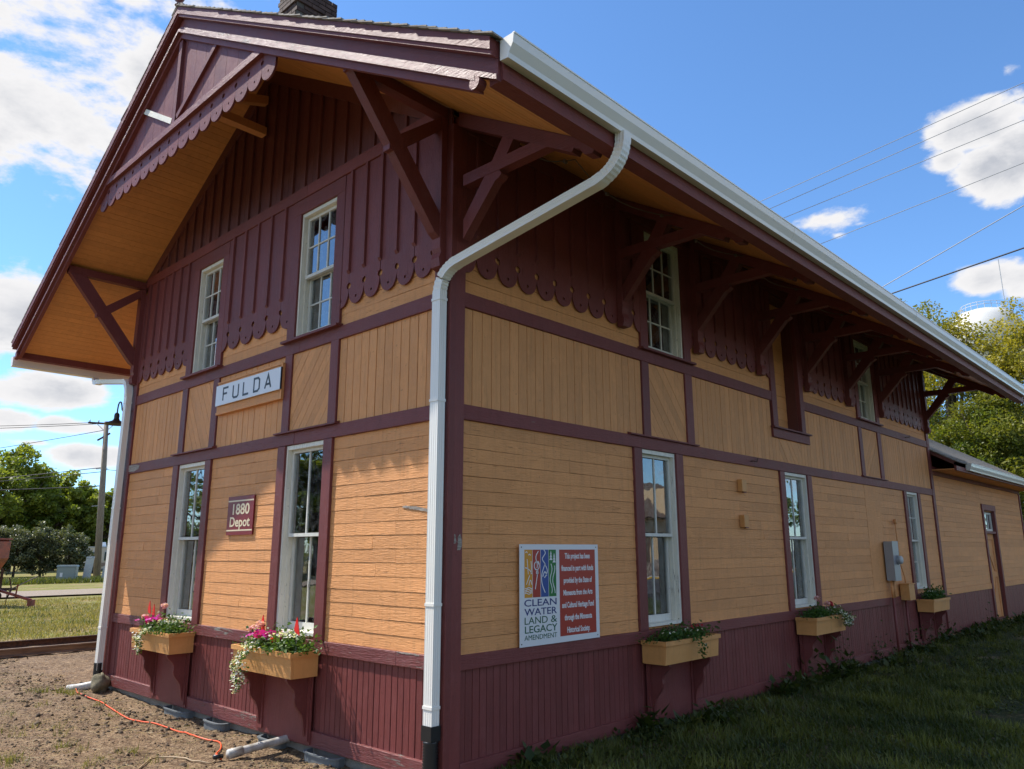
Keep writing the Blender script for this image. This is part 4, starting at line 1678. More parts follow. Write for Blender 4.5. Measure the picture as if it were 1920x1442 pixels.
# rails
for x, lab in ((-12.25, 'near rusty rail of the old track beside the dirt yard'), (-13.72, 'far rusty rail of the old track along the lawn edge')):
    P = [(-.07, -.24), (.07, -.24), (.07, -.225), (.012, -.205), (.010, -.135), (.036, -.125), (.036, -.098), (-.036, -.098), (-.036, -.125), (-.010, -.135), (-.012, -.205), (-.07, -.225)]
    mb = MB()
    mb.poly2([(x + a, -40, b + .012) for a, b in P], [(x + a, 60, b + .012) for a, b in P])
    tag(mb.part('rail', 'rust_lit' if x > -13 else 'rust'), lab, 'rail')  # near rail's sunlit side is put into its paler rust colour
# ------------------------------------------------------------------ loose ground cover
def ground_pts(n, x0, x1, y0, y1, reject=None):
    x = rng.uniform(x0, x1, n)
    y = rng.uniform(y0, y1, n)
    keep = ~((x > XL - .05) & (x < .05) & (y > -.04) & (y < 23))
    if reject is not None:
        keep &= reject(x, y)
    x, y = x[keep], y[keep]
    return np.stack([x, y, height(x, y)], -1)


def tilt(n, a):
    return rotz(rng.random(n) * 6.283) @ rotx(rng.normal(0, a, n)) @ rotz(rng.random(n) * 6.283)


BL_V = [(-.5, 0, 0), (.5, 0, 0), (.38, .12, .55), (-.38, .12, .55), (.0, .42, 1.0)]
BL_F = [(0, 1, 2, 3), (3, 2, 4)]


def blades(name, pts, ln, wd, mat, tint=None, sp=.35):
    n = len(pts)
    s = rng.uniform(.55, 1.35, n)
    sc = np.stack([np.full(n, wd) * rng.uniform(.7, 1.3, n), ln * s, ln * s], -1)
    o = mass(name, BL_V, BL_F, pts, tilt(n, sp), sc, mat, tint=tint)
    o['kind'] = 'stuff'
    return o


LF_V = [(0, 0, 0), (.32, .35, .06), (.0, 1, 0), (-.32, .35, .06), (0, .4, -.03)]
LF_F = [(0, 1, 4), (1, 2, 4), (2, 3, 4), (3, 0, 4)]
worn = lambda x, y: (vnoise(x, y, 1.1, 5) < .66 + rng.random(len(x)) * .1)
# shaded turf on the right
gp = np.concatenate([ground_pts(60000, .04, 5.2, .3, 9, worn), ground_pts(42000, .04, 9, 9, 27, worn)])
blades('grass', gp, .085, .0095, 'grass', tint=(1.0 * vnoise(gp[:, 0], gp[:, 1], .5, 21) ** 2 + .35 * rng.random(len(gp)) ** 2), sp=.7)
tc_ = ground_pts(420, .2, 6.5, .8, 20)
gp = np.concatenate([c + np.c_[rng.normal(0, .045, (46, 2)), np.zeros(46)] for c in tc_])
blades('grass_tufts', gp, .13, .0085, 'grass', tint=np.repeat(rng.random(len(tc_)), 46) * .6 + .25 * rng.random(len(gp)), sp=.6)
pts = ground_pts(34000, .04, 6.5, .4, 18, lambda x, y: vnoise(x, y, .6, 6) > .36)
n = len(pts)
pts[:, 2] += rng.uniform(.0, .04, n)
tag(mass('clover', LF_V, LF_F, pts, rotz(rng.random(n) * 6.283) @ rotx(rng.uniform(.1, .9, n)), rng.uniform(.022, .062, n), 'grass', tint=rng.random(n) ** 2 * .8), kind='stuff')
# weeds against the side foundation
cl = [(rng.uniform(.05, .5), y, rng.uniform(.10, .30), rng.uniform(.06, .18)) for y in np.concatenate([rng.uniform(.5, 6, 14), rng.uniform(6, 21, 60)])] + [(rng.uniform(.05, .35), y, .26, .42) for y in (6.9, 8.2, 9.7, 11.4, 12.6, 13.1, 16.5)]
P_, S_ = [], []
for x, y, r, h in cl:
    k = int(60 + 260 * r)
    q = rng.normal(0, 1, (k, 3)) * (r * .5, r * .6, 0)
    q[:, 2] = np.abs(rng.normal(0, .5, k)) * h
    q += (x, y, -.22)
    q[:, 0] = np.maximum(q[:, 0], .045)
    P_.append(q)
    S_.append(rng.uniform(.03, .085, k) * (1 + 1.0 * (rng.random() < .3)))
P_ = np.concatenate(P_)
n = len(P_)
tag(mass('weeds', LF_V, LF_F, P_, rotz(rng.random(n) * 6.283) @ rotx(rng.uniform(-.2, 1.1, n)), np.concatenate(S_), 'grass', tint=rng.random(n) * .28), kind='stuff')
# sunlit lawn past the rails
lawn = lambda x, y: (vnoise(x, y, 1.6, 8) + rng.random(len(x)) * .4 > .45)
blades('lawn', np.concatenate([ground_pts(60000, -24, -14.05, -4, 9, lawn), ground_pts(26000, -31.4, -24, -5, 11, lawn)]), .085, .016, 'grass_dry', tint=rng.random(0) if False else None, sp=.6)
blades('lawn_tufts', ground_pts(9000, -26, -14.1, -4, 8, lambda x, y: vnoise(x, y, .8, 9) > .68), .14, .018, 'grass', sp=.5)
blades('verge_grass', ground_pts(12000, -53, -48, 6, 22), .30, .04, 'grass', sp=.5)
# dirt yard: clods, pebbles, straw, tufts
ICO_V = [(0, 0, -.7), (.9, 0, -.1), (.1, .85, 0), (-.8, .25, -.1), (-.3, -.85, .05), (.55, -.5, .1), (.1, .1, .75)]
ICO_F = [(0, 2, 1), (0, 3, 2), (0, 4, 3), (0, 5, 4), (0, 1, 5), (6, 1, 2), (6, 2, 3), (6, 3, 4), (6, 4, 5), (6, 5, 1)]
yard = lambda x, y: (vnoise(x, y, .55, 11) + rng.random(len(x)) * .5 > .55)
pts = np.concatenate([ground_pts(26000, -12.1, .2, -3.6, -.02, yard), ground_pts(5000, .05, 3.5, .2, 5)])
n = len(pts)
sz = rng.lognormal(-4.75, .55, n).clip(.003, .05)
tag(mass('soil_clods', ICO_V, ICO_F, pts, rrand(n), sz[:, None] * rng.uniform(.6, 1.2, (n, 3)), 'soil_clod', tint=rng.random(n) ** 1.8), kind='stuff')
pts = ground_pts(13000, -12.1, .2, -3.6, -.02, yard)
n = len(pts)
pts[:, 2] += .008
tag(mass('straw', [(-.5, 0, 0), (.5, 0, 0), (.5, .03, .01), (-.5, .03, .01)], [(0, 1, 2, 3)], pts, rotz(rng.random(n) * 6.283) @ rotx(rng.normal(0, .3, n)), rng.uniform(.02, .10, n), 'grass_dry', tint=.6 + .4 * rng.random(n)), kind='stuff')
cs = np.concatenate([ground_pts(34, -12, -.5, -3.4, -.3), ground_pts(26, -5.5, -1.5, -2.4, -1.1)])
P_ = np.concatenate([c + np.c_[rng.normal(0, .05, (22, 2)), np.zeros(22)] for c in cs])
blades('yard_tufts', P_, .075, .006, 'grass_dry', tint=rng.random(len(P_)) * .4, sp=.6)
P_ = np.concatenate([c + np.c_[rng.normal(0, .06, (60, 2)), np.zeros(60)] for c in [(-7.25, -.55, -.23), (-7.0, -.5, -.23), (-7.5, -.75, -.23), (-4.1, -2.2, -.23)]])
blades('yard_tufts', P_, .10, .007, 'grass_dry', tint=rng.random(len(P_)) * .3, sp=.6)
pts = ground_pts(700, -11.5, .1, -3.4, -.05, lambda x, y: vnoise(x, y, .8, 31) > .5)
n = len(pts)
tag(mass('soil_lumps', ICO_V, ICO_F, pts, rrand(n), rng.uniform(.018, .05, n)[:, None] * rng.uniform(.6, 1.3, (n, 3)), 'soil_clod', tint=rng.random(n) ** 2 * .6), kind='stuff')
# litter of dead leaves by the yard rails
pts = ground_pts(2500, -14.3, -11.6, -4, 8)
tag(mass('dead_leaves', LF_V, LF_F, pts, rrand(len(pts)), rng.uniform(.02, .05, len(pts)), 'soil_clod', tint=rng.random(len(pts))), kind='stuff')


# ------------------------------------------------------------------ trees and hedges
QV = [(-.5, 0, 0), (0, -.28, .05), (.5, 0, 0), (0, .28, .05)]
QF = [(0, 1, 2, 3)]


def crown(centers, radii, n, size, flat=.75):
    """leaves gathered in clumps; returns points, tint"""
    w_ = radii ** 2
    pick = rng.choice(len(centers), n, p=w_ / w_.sum())
    d = rng.normal(0, 1, (n, 3))
    d /= np.linalg.norm(d, axis=1)[:, None]
    r = rng.random(n) ** .45
    P = centers[pick] + d * (r * radii[pick])[:, None] * (1, 1, flat)
    cl_t = rng.random(len(centers))
    return P, cl_t[pick]


def tree(name, label, loc, h, rad, n, leaf, mat, base=.25, group=None, clumps=70, gold=.5, trunk_r=.2, cat='tree'):
    t = thing(name, label, cat, loc, group)
    M = Matrix.Translation(loc)
    cs, rs = [], []
    zc, hz = h * (base + (1 - base) / 2), h * (1 - base) / 2
    for i in range(clumps):
        d = rng.normal(0, 1, 3)
        d /= np.linalg.norm(d)
        k = rng.uniform(.45, .93)
        taper = 1 - .35 * max(0, d[2])
        cs.append((d[0] * rad * k * taper, d[1] * rad * k * taper, zc + d[2] * hz * k))
        rs.append(rad * rng.uniform(.14, .30))
    cs, rs = np.array(cs), np.array(rs)
    mb = MB()
    mb.tube([(0, 0, -.3), (0.02 * h, 0, h * .2), (-.01 * h, .01 * h, h * .5), (0, 0, h * .8)], [trunk_r * 1.3, trunk_r, trunk_r * .6, trunk_r * .15], 8)
    for i in rng.choice(clumps, min(clumps, 26), replace=False):
        c = cs[i]
        z0 = h * rng.uniform(.16, .5)
        z0 = min(z0, c[2] - .2) if c[2] > .5 else .3
        mid = (c[0] * .45, c[1] * .45, z0 + (c[2] - z0) * .62)
        mb.tube([(0, 0, z0), mid, tuple(c)], [trunk_r * .4, trunk_r * .22, trunk_r * .05], 5)
    mb.part('trunk', 'bark', t, smooth=True, M=M)
    P, tt = crown(cs, rs, n, leaf)
    up_ = (P[:, 2] - zc) / hz
    tint = np.clip(gold * (.55 * tt + .25 * rng.random(n) + .25 * up_), 0, 1)
    o = mass('crown', QV, QF, P, rrand(n), rng.uniform(.6, 1.3, n) * leaf, mat, parent=t, tint=tint, M=M)
    return t


LT = [((-84.6, 15.6), 11.9, 4.3, 'tall rounded green tree at the far left edge, behind the lilac hedge'),
      ((-87.1, 18.3), 13.1, 4.2, 'tallest of the far trees, its feathery top standing above the lilac hedge'),
      ((-88.9, 20.9), 11.2, 3.8, 'bushy green tree just right of the tallest far tree'),
      ((-86.6, 22.1), 10.9, 3.4, 'green tree in the middle of the far row, left of the utility pole'),
      ((-89.0, 25.4), 9.9, 3.5, 'far green tree standing directly behind the utility pole'),
      ((-86.0, 26.3), 9.4, 3.2, 'lower yellow-green tree between the utility pole and the depot downspout'),
      ((-89.0, 29.5), 10.3, 3.9, 'far tree partly hidden by the white downspout at the depot corner')]
for (p, h, r, lab) in LT:
    tree('leafy_tree', lab, (p[0], p[1], -.15), h, r, 9000, .42, 'leaf', .12, 'trees beyond the gravel road', 60, 1.0, .3)
# a dark belt of trees further off closes the horizon
P_ = []
for a in np.linspace(-.6, .75, 60):
    d = 125 + 20 * rng.random()
    x, y = 5 - d * math.cos(a), 10 + d * math.sin(a)
    P_.append(((x, y, 0), rng.uniform(6, 9.5), 6))
cs = np.array([c for c, h, r in P_]) + np.array([[0, 0, h * .5] for c, h, r in P_])
cs = np.concatenate([cs + rng.normal(0, 2.2, cs.shape) for _ in range(4)])
P, tt = crown(cs, np.full(len(cs), 3.6), 30000, .8)
P[:, 2] = np.abs(P[:, 2])
tag(mass('distant_woods', QV, QF, P, rrand(len(P)), np.full(len(P), .9), 'leaf', tint=tt * .6), kind='stuff')
HB = [(-67.5, 9.6, 4.0, 'lilac bush at the cut left end of the hedge, behind the seed drill'), (-65.6, 11.6, 4.2, 'lilac bush in the hedge just right of the seed drill hopper'), (-64.9, 13.3, 4.1, 'tall lilac bush in the middle of the hedge'),
      (-64.5, 15.0, 4.4, 'widest lilac bush of the hedge, behind the green utility cabinet'), (-63.9, 16.7, 3.9, 'lilac bush at the right end of the hedge, behind the tall leaning pedestal')]
for x, y, h, lab in HB:
    tree('lilac_bush', lab, (x, y, -.15), h, 1.75, 9000, .19, 'leaf_hedge', -.02, 'lilac hedge', 110, 1.0, .08, 'bush')

RT = [((-5.2, 33.0), 13.5, 3.4, .55, 'thin-topped tree whose tip shows just above the gutter'),
      ((-3.2, 29.9), 12.5, 2.9, 1.0, 'golden-green tree behind the freight wing, left of the water tower'),
      ((-.45, 30.2), 12.0, 2.7, 1.0, 'yellowing tree behind the freight wing, right of the water tower'),
      ((1.6, 33.2), 13.4, 3.0, .9, 'tree cut by the right edge of the view behind the freight wing'),
      ((-2.2, 37.5), 9.5, 4.6, .38, 'dark green spreading tree in the shade low behind the freight wing'),
      ((-7.2, 35.5), 10.5, 3.4, .45, 'green tree seen under the far eave of the depot'),
      ((-1.6, 27.6), 7.6, 2.6, .45, 'low dark tree just over the freight wing roof')]
for p, h, r, g, lab in RT:
    tree('maple_tree' if g > .5 else 'dark_tree', lab, (p[0], p[1], -.15), h, r, 34000, .13, 'leaf_gold', .12, 'trees behind the freight wing', 120, g, .22)

# ------------------------------------------------------------------ water tower
wt = thing('water_tower', 'pale bulbous water tower with a railed top and whip aerial, behind the golden trees', 'water tower', (-23.6, 144.0, 0))
c = (-23.6, 144.0, 0)
mb = MB()
mb.lathe([(2.2, 0), (1.6, 6), (1.5, 24), (2.2, 29), (4.8, 33), (6.0, 36.0), (5.9, 38.2), (5.0, 40.4), (3.8, 41.6), (2.0, 42.2), (.01, 42.3)], c, 40)
mb.part('tank', 'tower', wt, smooth=True)
mb = MB()
for i in range(20):
    a = i * math.pi / 10
    x, y = c[0] + 3.3 * math.cos(a), c[1] + 3.3 * math.sin(a)
    mb.tube([(x, y, 41.7), (x, y, 43.0)], .045, 5)
for z in (42.5, 43.0):
    mb.tube([(c[0] + 3.3 * math.cos(a), c[1] + 3.3 * math.sin(a), z) for a in np.linspace(0, 2 * math.pi, 41)], .045, 5)
mb.part('railing', 'tower', wt)
mb = MB()
mb.tube([(c[0] + 3.4, c[1] + .6, 42), (c[0] + 3.35, c[1] + .6, 51)], .06, 5)
mb.part('aerial', 'wire_al', wt)

# ------------------------------------------------------------------ signs
def text(name, body, w, u, z, height_, width, mat, parent, d, bold=0.0, space=1.0, align='CENTER'):
    cu = bpy.data.curves.new(name, 'FONT')
    cu.body = body
    cu.size = 1
    cu.offset = bold
    cu.space_character = space
    cu.extrude = .002
    cu.resolution_u = 3
    cu.align_x = align
    o = bpy.data.objects.new(name, cu)
    scene.collection.objects.link(o)
    bpy.context.view_layer.update()
    bw, bh = o.dimensions.x, o.dimensions.y
    rot = Matrix.Rotation(R(90), 4, 'X') if w.k == 'g' else Matrix.Rotation(R(90), 4, 'Z') @ Matrix.Rotation(R(90), 4, 'X')
    cap = .73
    sy = height_ / bh
    sx = width / bw if width else sy
    cu.extrude = .0006 / 1.0
    M = Matrix.Translation(w.P(u, d, z)) @ rot @ Matrix.Diagonal((sx, sy, 1, 1))
    bpy.context.view_layer.update()
    me = bpy.data.meshes.new_from_object(o.evaluated_get(bpy.context.evaluated_depsgraph_get()))
    bpy.data.objects.remove(o)
    return link(name, me, mat, parent, M)


def stroke(mb, w, pts, wd, d0, d1):
    """flat lettering stroke with mitred corners in (u,z)"""
    n = len(pts)
    L, Rr = [], []
    for i in range(n):
        p = Vector(pts[i])
        a = (p - Vector(pts[i - 1])).normalized() if i else None
        b = (Vector(pts[i + 1]) - p).normalized() if i < n - 1 else None
        t = ((a or b) + (b or a)).normalized()
        nr = Vector((-t.y, t.x))
        k = wd / 2 / max(.4, nr.dot(Vector((-(a or b).y, (a or b).x))))
        L.append(tuple(p + nr * k))
        Rr.append(tuple(p - nr * k))
    for i in range(n - 1):
        w.face(mb, [L[i], L[i + 1], Rr[i + 1], Rr[i]], d0, d1)


fs = thing('station_sign', 'white board lettered FULDA in thin black capitals, fixed on a tan backing board', 'sign', (-3.74, -.03, 3.5))
mb = MB()
GW.box(mb, -4.42, -2.85, .0225, .045, 3.385, 3.76)
mb.part('backing_board', 'tan_x', fs)
for a, b, c_, d_ in ((-4.42, -2.85, 3.355, 3.3845), (-2.8495, -2.822, 3.355, 3.78), (-4.42, -2.85, 3.7605, 3.78)):
    mb = MB()
    GW.box(mb, a, b, .001, .055, c_, d_)
    mb.part('backing_edge', 'tan_x', fs)
mb = MB()
GW.box(mb, -4.405, -2.825, .056, .075, 3.465, 3.725)
mb.part('sign_panel', 'sign_white', fs)
mb = MB()
GW.box(mb, -2.8245, -2.817, .056, .075, 3.465, 3.725)
mb.part('panel_edge', 'ink_black', fs)
glyph = {'F': [[(0, 0), (0, 1), (.62, 1)], [(0, .54), (.48, .54)]],
         'U': [[(0, 1), (0, .14), (.13, 0), (.52, 0), (.65, .14), (.65, 1)]],
         'L': [[(0, 1), (0, 0), (.62, 0)]],
         'D': [[(0, 0), (0, 1), (.45, 1), (.62, .84), (.62, .16), (.45, 0), (0, 0), (0, .02)]],
         'A': [[(0, 0), (.33, 1), (.66, 0)], [(.12, .30), (.54, .30)]]}
for i, ch_ in enumerate('FULDA'):
    ux = -4.205 + i * .2600
    mb = MB()
    for s_ in glyph[ch_]:
        stroke(mb, GW, [(ux + a * .205, 3.517 + b * .157) for a, b in s_], .026, .0755, .0775)
    mb.part('letter', 'ink_black', fs)

ds = thing('depot_sign', 'small maroon sign reading 1880 Depot in cream letters, between the lower gable windows', 'sign', (-3.63, -.02, 2.08))
u0_, u1_, a0_, a1_ = -3.945, -3.325, 1.850, 2.300
mb = MB()
GW.box(mb, u0_, u1_, .006, .022, a0_, a1_)
mb.part('sign_panel', 'sign_maroon', ds)
for z in (a0_ + .045, a1_ - .062):
    mb = MB()
    GW.box(mb, u0_ + .005, u1_ - .005, .0222, .0232, z, z + .016)
    mb.part('cream_line', 'sign_cream', ds)
text('lettering', '1880', GW, -3.634, 2.090, .128, .40, 'sign_cream', ds, .0235, .02, 1.0)
text('lettering', 'Depot', GW, -3.637, 1.948, .150, .48, 'sign_cream', ds, .0235, .02, 1.0)

K0, K1, KB, KT = .862, 2.045, .800, 1.715
ks = thing('funding_sign', 'white heritage fund sign with coloured emblem stripes and a red text block', 'sign', (.03, 1.45, 1.25))
mb = MB()
SW.box(mb, K0, K1, .030, .036, KB, KT)
mb.part('sign_panel', 'sign_white', ks)
KW, KH = K1 - K0, KT - KB
ku = lambda x: K0 + KW * x
kz = lambda y_: KT - KH * y_
for x0, x1, m_ in ((.055, .147, 'st_gold'), (.152, .243, 'ink_red'), (.248, .340, 'st_blue'), (.345, .436, 'st_green')):
    mb = MB()
    SW.box(mb, ku(x0), ku(x1), .0362, .0370, kz(.53), kz(.055))
    mb.part('emblem_stripe', m_, ks)
E1, E2 = .0372, .0380


def deco(lines, wd=.008, mat='sign_white', nm='emblem_line'):
    mb = MB()
    for ln in lines:
        stroke(mb, SW, [(ku(a), kz(b)) for a, b in ln], wd, E1, E2)
    mb.part(nm, mat, ks)


def curve(f, n=18):
    return [f(i / n) for i in range(n + 1)]


deco([curve(lambda t: (.22 - .035 * math.sin(t * 3.1) * math.cos(t * 2) - .02 * t, .07 + .17 * t)), curve(lambda t: (.198 + .034 * math.cos(t * 7.2 - 1.2) * (1 - .25 * t), .215 + .048 * math.sin(t * 7.2 - 1.2) * (1 - .25 * t))), curve(lambda t: (.18 + .035 * t, .45 - .2 * t)), curve(lambda t: (.205 + .012 * math.cos(t * 6.2), .285 + .014 * math.sin(t * 6.2)), 8)], .010)
deco([curve(lambda t: (.285 + .018 * math.sin(t * 8), .055 + .16 * t)), curve(lambda t: (.30 - .045 * math.sin(t * 3.1), .20 + .29 * t)), curve(lambda t: (.29 + .035 * math.sin(t * 3.14), .20 + .14 * t)), curve(lambda t: (.27 + .05 * t, .33 - .05 * math.sin(t * 3)))], .010)
deco([curve(lambda t: (.372 + .012 * math.sin(t * 9), .20 + .30 * t)), curve(lambda t: (.405 + .014 * math.sin(t * 7 + 1), .22 + .28 * t))], .009)
mb = MB()
for cx, top, hh in ((.372, .065, .10), (.412, .09, .10)):
    for q in range(3):
        y0_ = top + q * hh / 3.4
        SW.face(mb, [(ku(cx), kz(y0_)), (ku(cx + .010 + .005 * q), kz(y0_ + hh / 2.6)), (ku(cx - .010 - .005 * q), kz(y0_ + hh / 2.6))], E1, E2)
mb.part('emblem_pine', 'sign_white', ks)
deco([curve(lambda t: (.062 + .08 * t, .235 + .06 * t * t)), curve(lambda t: (.098 - .012 * t, .30 - .15 * t)), curve(lambda t: (.13 + .006 * math.sin(t * 3), .30 - .13 * t)), curve(lambda t: (.075 + .04 * t, .40 - .09 * t)), curve(lambda t: (.105 + .035 * t, .41 - .05 * math.sin(t * 3))), [(.065, .085), (.08, .075), (.09, .088)], [(.10, .11), (.115, .10), (.128, .112)]], .008)
deco([curve(lambda t, k=k: (.057 + .088 * t, .435 + k * .018 + .006 * math.sin(t * 9 + k))) for k in range(4)], .007)
for body, z, h_, wd, m_ in (('CLEAN', .614, .062, .385, 'ink_blue'), ('WATER', .702, .062, .385, 'ink_blue'), ('LEGACY', .872, .064, .385, 'ink_green'), ('AMENDMENT', .940, .044, .385, 'ink_green')):
    text('lettering', body, SW, ku(.245), kz(z), h_, wd * KW, m_, ks, .0375, -.004 if h_ < .05 else .006)
text('lettering', 'LAND', SW, ku(.188), kz(.787), .062, .27 * KW, 'ink_green', ks, .0375)
text('ampersand', '&', SW, ku(.400), kz(.787), .062, .075 * KW, 'ink_green', ks, .0375)
mb = MB()
SW.box(mb, ku(.478), ku(.955), .0362, .0370, kz(.94), kz(.055))
mb.part('red_block', 'ink_red', ks)
for i, (body, wd) in enumerate((('This project has been', .335), ('financed in part with funds', .425), ('provided by the State of', .375), ('Minnesota from the Arts', .385), ('and Cultural Heritage Fund', .42), ('through the Minnesota', .36), ('Historical Society.', .30))):
    text('lettering', body, SW, ku(.716), kz(.149 + i * .1268), .054 if i == 3 else .072, wd * KW, 'sign_white', ks, .0375, .028)
mb = MB()
for a, b in ((.02, .03), (.97, .03), (.02, .97), (.97, .97)):
    SW.box(mb, ku(a) - .005, ku(a) + .005, .0362, .039, kz(b) - .005, kz(b) + .005)
mb.part('screw', 'ink_black', ks)


# ------------------------------------------------------------------ window boxes with flowers
def flower_box(w, u0, u1, label, loc):
    t = thing('window_box', label, 'window box', loc, 'window boxes under the ground floor windows')
    ax = 'x' if w.k == 'g' else 'y'
    D0, D1 = .030, .315
    zb, zt = .475, .690
    mb = MB()
    w.sidepoly(mb, [(D1 - .022, zb), (D1, zb), (D1 + .018, zt), (D1 - .004, zt)], u0 + .003, u1 - .003)
    mb.part('front_board', 'tan_box', t)
    for a, b in ((u0, u0 + .02), (u1 - .02, u1)):
        mb = MB()
        w.sidepoly(mb, [(D0, zb), (D1 - .024, zb), (D1 - .006, zt), (D0, zt)], a, b)
        mb.part('end_board', 'tan_box', t)
    mb = MB()
    w.box(mb, u0 + .02, u1 - .02, D0, D1 - .024, zb, zb + .018)
    mb.part('bottom_board', 'tan_box', t)
    mb = MB()
    w.box(mb, u0 - .02, u1 + .02, D1 + .002, D1 + .034, zt - .022, zt + .022)
    mb.part('rim', 'tan_box', t)
    for a, b in ((u0 - .02, u0 + .012), (u1 - .012, u1 + .02)):
        mb = MB()
        w.box(mb, a, b, D0, D1 + .001, zt - .022, zt + .022)
        mb.part('rim', 'tan_box', t)
    mb = MB()
    w.box(mb, u0 + .021, u1 - .021, D0, D1 - .026, zb + .02, zt - .03)
    mb.part('potting_soil', 'soil', t)
    mb = MB()
    w.box(mb, u0 + .06, u1 - .06, .031, .044, -.15, zb - .002)
    mb.part('bracket_board', 'mar_z', t)
    for uc in (u0 + .13, u1 - .13):
        mb = MB()
        w.box(mb, uc - .055, uc + .055, .0445, .060, -.12, zb - .003)
        mb.part('bracket_back', 'mar_z', t)
        prof = [(.0605, zb - .004), (.288, zb - .004), (.290, .45), (.275, .42), (.242, .388), (.207, .355), (.195, .315), (.197, .265), (.187, .222), (.160, .182), (.125, .142), (.100, .10), (.090, .05), (.080, -.02), (.0605, -.085)]
        mb = MB()
        w.sidepoly(mb, prof, uc - .019, uc + .019)
        mb.part('scroll_bracket', 'mar_z', t)
    return t


MAT['soil'] = simple('potting_soil', (0.03, 0.022, 0.015), .95, nscale=40)
PET_V = [(0, 0, 0)] + [(math.cos(a), math.sin(a), .22 if i % 2 else .05) for i, a in enumerate(np.linspace(0, 2 * math.pi, 11)[:-1])]
PET_F = [(0, 1 + 2 * i, 2 + 2 * i, 1 + (2 * i + 2) % 10) for i in range(5)]


def plant(name, label, w, uc, dc, zc, ru, rd, rz, nleaf, leaf, nblos, bl, mat, trail=0, group=None, tint=1.0):
    p0 = w.P(uc, dc, zc)
    t = thing(name, label, 'plant', p0, group)
    q = rng.normal(0, .5, (nleaf, 3)) * (ru, rd, rz)
    q[:, 2] = np.abs(q[:, 2])
    if trail:
        k = int(nleaf * .55)
        tt = rng.random(k)
        q[:k, 0] = rng.normal(0, .32, k) * ru + .02 * np.sin(tt * 9)
        q[:k, 1] = .10 + .10 * np.minimum(1, tt * 3) + rng.normal(0, .02, k)
        q[:k, 2] = -tt * trail * (1 - .5 * np.abs(q[:k, 0]) / ru) + .04
    loc = np.array([w.P(uc + a, dc + b, zc + c_) for a, b, c_ in q])
    mass('foliage', LF_V, LF_F, loc, rrand(nleaf), rng.uniform(.7, 1.3, nleaf) * leaf, 'plant', parent=t, tint=rng.random(nleaf) * tint)
    if nblos:
        if trail:
            b = q[rng.choice(int(nleaf * .75), nblos)] + (0, .016, .0)
        else:
            b = rng.normal(0, .42, (nblos, 3)) * (ru, rd, .3 * rz)
            b[:, 2] = rz * (.75 + .25 * rng.random(nblos))
            b[:, 1] += rd * .2
        loc = np.array([w.P(uc + a, dc + bb, zc + c_) for a, bb, c_ in b])
        face = rotz(rng.random(nblos) * 6.283) @ rotx(rng.normal(0, .8, nblos))
        o = mass('blossoms', PET_V, PET_F, loc, face, rng.uniform(.7, 1.2, nblos) * bl, mat, parent=t)
        o['kind'] = 'stuff'
    return t


def geranium(w, uc, dc, zc, h, mat, label, n=34):
    p0 = w.P(uc, dc, zc)
    t = thing('geranium', label, 'flower', p0)
    mb = MB()
    top = (uc + jit(.03), dc + .02, zc + h)
    mb.tube([w.P(uc, dc, zc - .02), w.P(uc + .01, dc + .01, zc + h * .6), w.P(*top)], .004, 5)
    mb.part('stem', 'plant_stem', t)
    q = rng.normal(0, 1, (n, 3))
    q /= np.linalg.norm(q, axis=1)[:, None]
    loc = np.array([w.P(top[0] + a * .036, top[1] + b * .036, top[2] + c_ * .028) for a, b, c_ in q])
    mass('flower_head', PET_V, PET_F, loc, rrand(n), rng.uniform(.012, .019, n), mat, parent=t)
    return t


MAT['plant_stem'] = simple('plant_stem', (0.06, 0.12, 0.03), .6)
MAT['plant_stem'].node_tree.nodes
# gable, left box
u0, u1 = -5.665, -4.535
flower_box(GW, u0, u1, 'sunlit tan flower box under the left lower gable window, two red flags in it', (-5.1, -.2, .5))
plant('bedding_plant', 'small green bedding plant at the left end of the left gable flower box', GW, u0 + .16, .20, .68, .15, .10, .10, 160, .035, 0, 0, None)
geranium(GW, u0 + .13, .22, .70, .15, 'petal_pink', 'pale pink geranium at the left end of the left gable flower box')
geranium(GW, u0 + .22, .20, .70, .10, 'petal_pink', 'short pale pink geranium low in the left gable flower box')
geranium(GW, u0 + .50, .15, .70, .30, 'petal_pink', 'tallest pale pink geranium in the left gable flower box')
plant('petunia', 'magenta petunia in the middle of the left gable flower box', GW, u0 + .46, .22, .70, .22, .13, .16, 300, .045, 46, .036, 'petal_magenta')
plant('alyssum', 'white alyssum trailing over the front of the left gable flower box', GW, u0 + .55, .25, .70, .16, .11, .10, 430, .028, 190, .0125, 'petal_white', trail=.30)
plant('creeping_plant', 'leafy green creeper at the right end of the left gable flower box', GW, u0 + .90, .22, .70, .30, .17, .16, 800, .042, 60, .012, 'petal_white')
# gable, right box
u0, u1 = -2.955, -1.825
flower_box(GW, u0, u1, 'sunlit tan flower box under the right lower gable window, nearest the depot corner', (-2.4, -.2, .5))
plant('lobelia', 'small violet-flowered plant at the left end of the right gable flower box', GW, u0 + .10, .22, .70, .12, .10, .10, 150, .03, 16, .012, 'petal_magenta')
geranium(GW, u0 + .26, .25, .70, .19, 'petal_pink', 'pale pink geranium on the left in the right gable flower box')
geranium(GW, u0 + .40, .24, .70, .23, 'petal_pink', 'pale pink geranium in front of a red flag in the right gable flower box')
plant('petunia', 'magenta petunia mound in the right gable flower box', GW, u0 + .52, .22, .70, .25, .14, .16, 340, .045, 62, .036, 'petal_magenta')
plant('alyssum', 'long white alyssum spilling far down the right gable flower box', GW, u0 + .38, .26, .70, .20, .12, .10, 640, .029, 300, .0125, 'petal_white', trail=.46)
geranium(GW, u0 + .70, .25, .70, .11, 'petal_coral', 'coral geranium bloom beside the magenta petunia', 44)
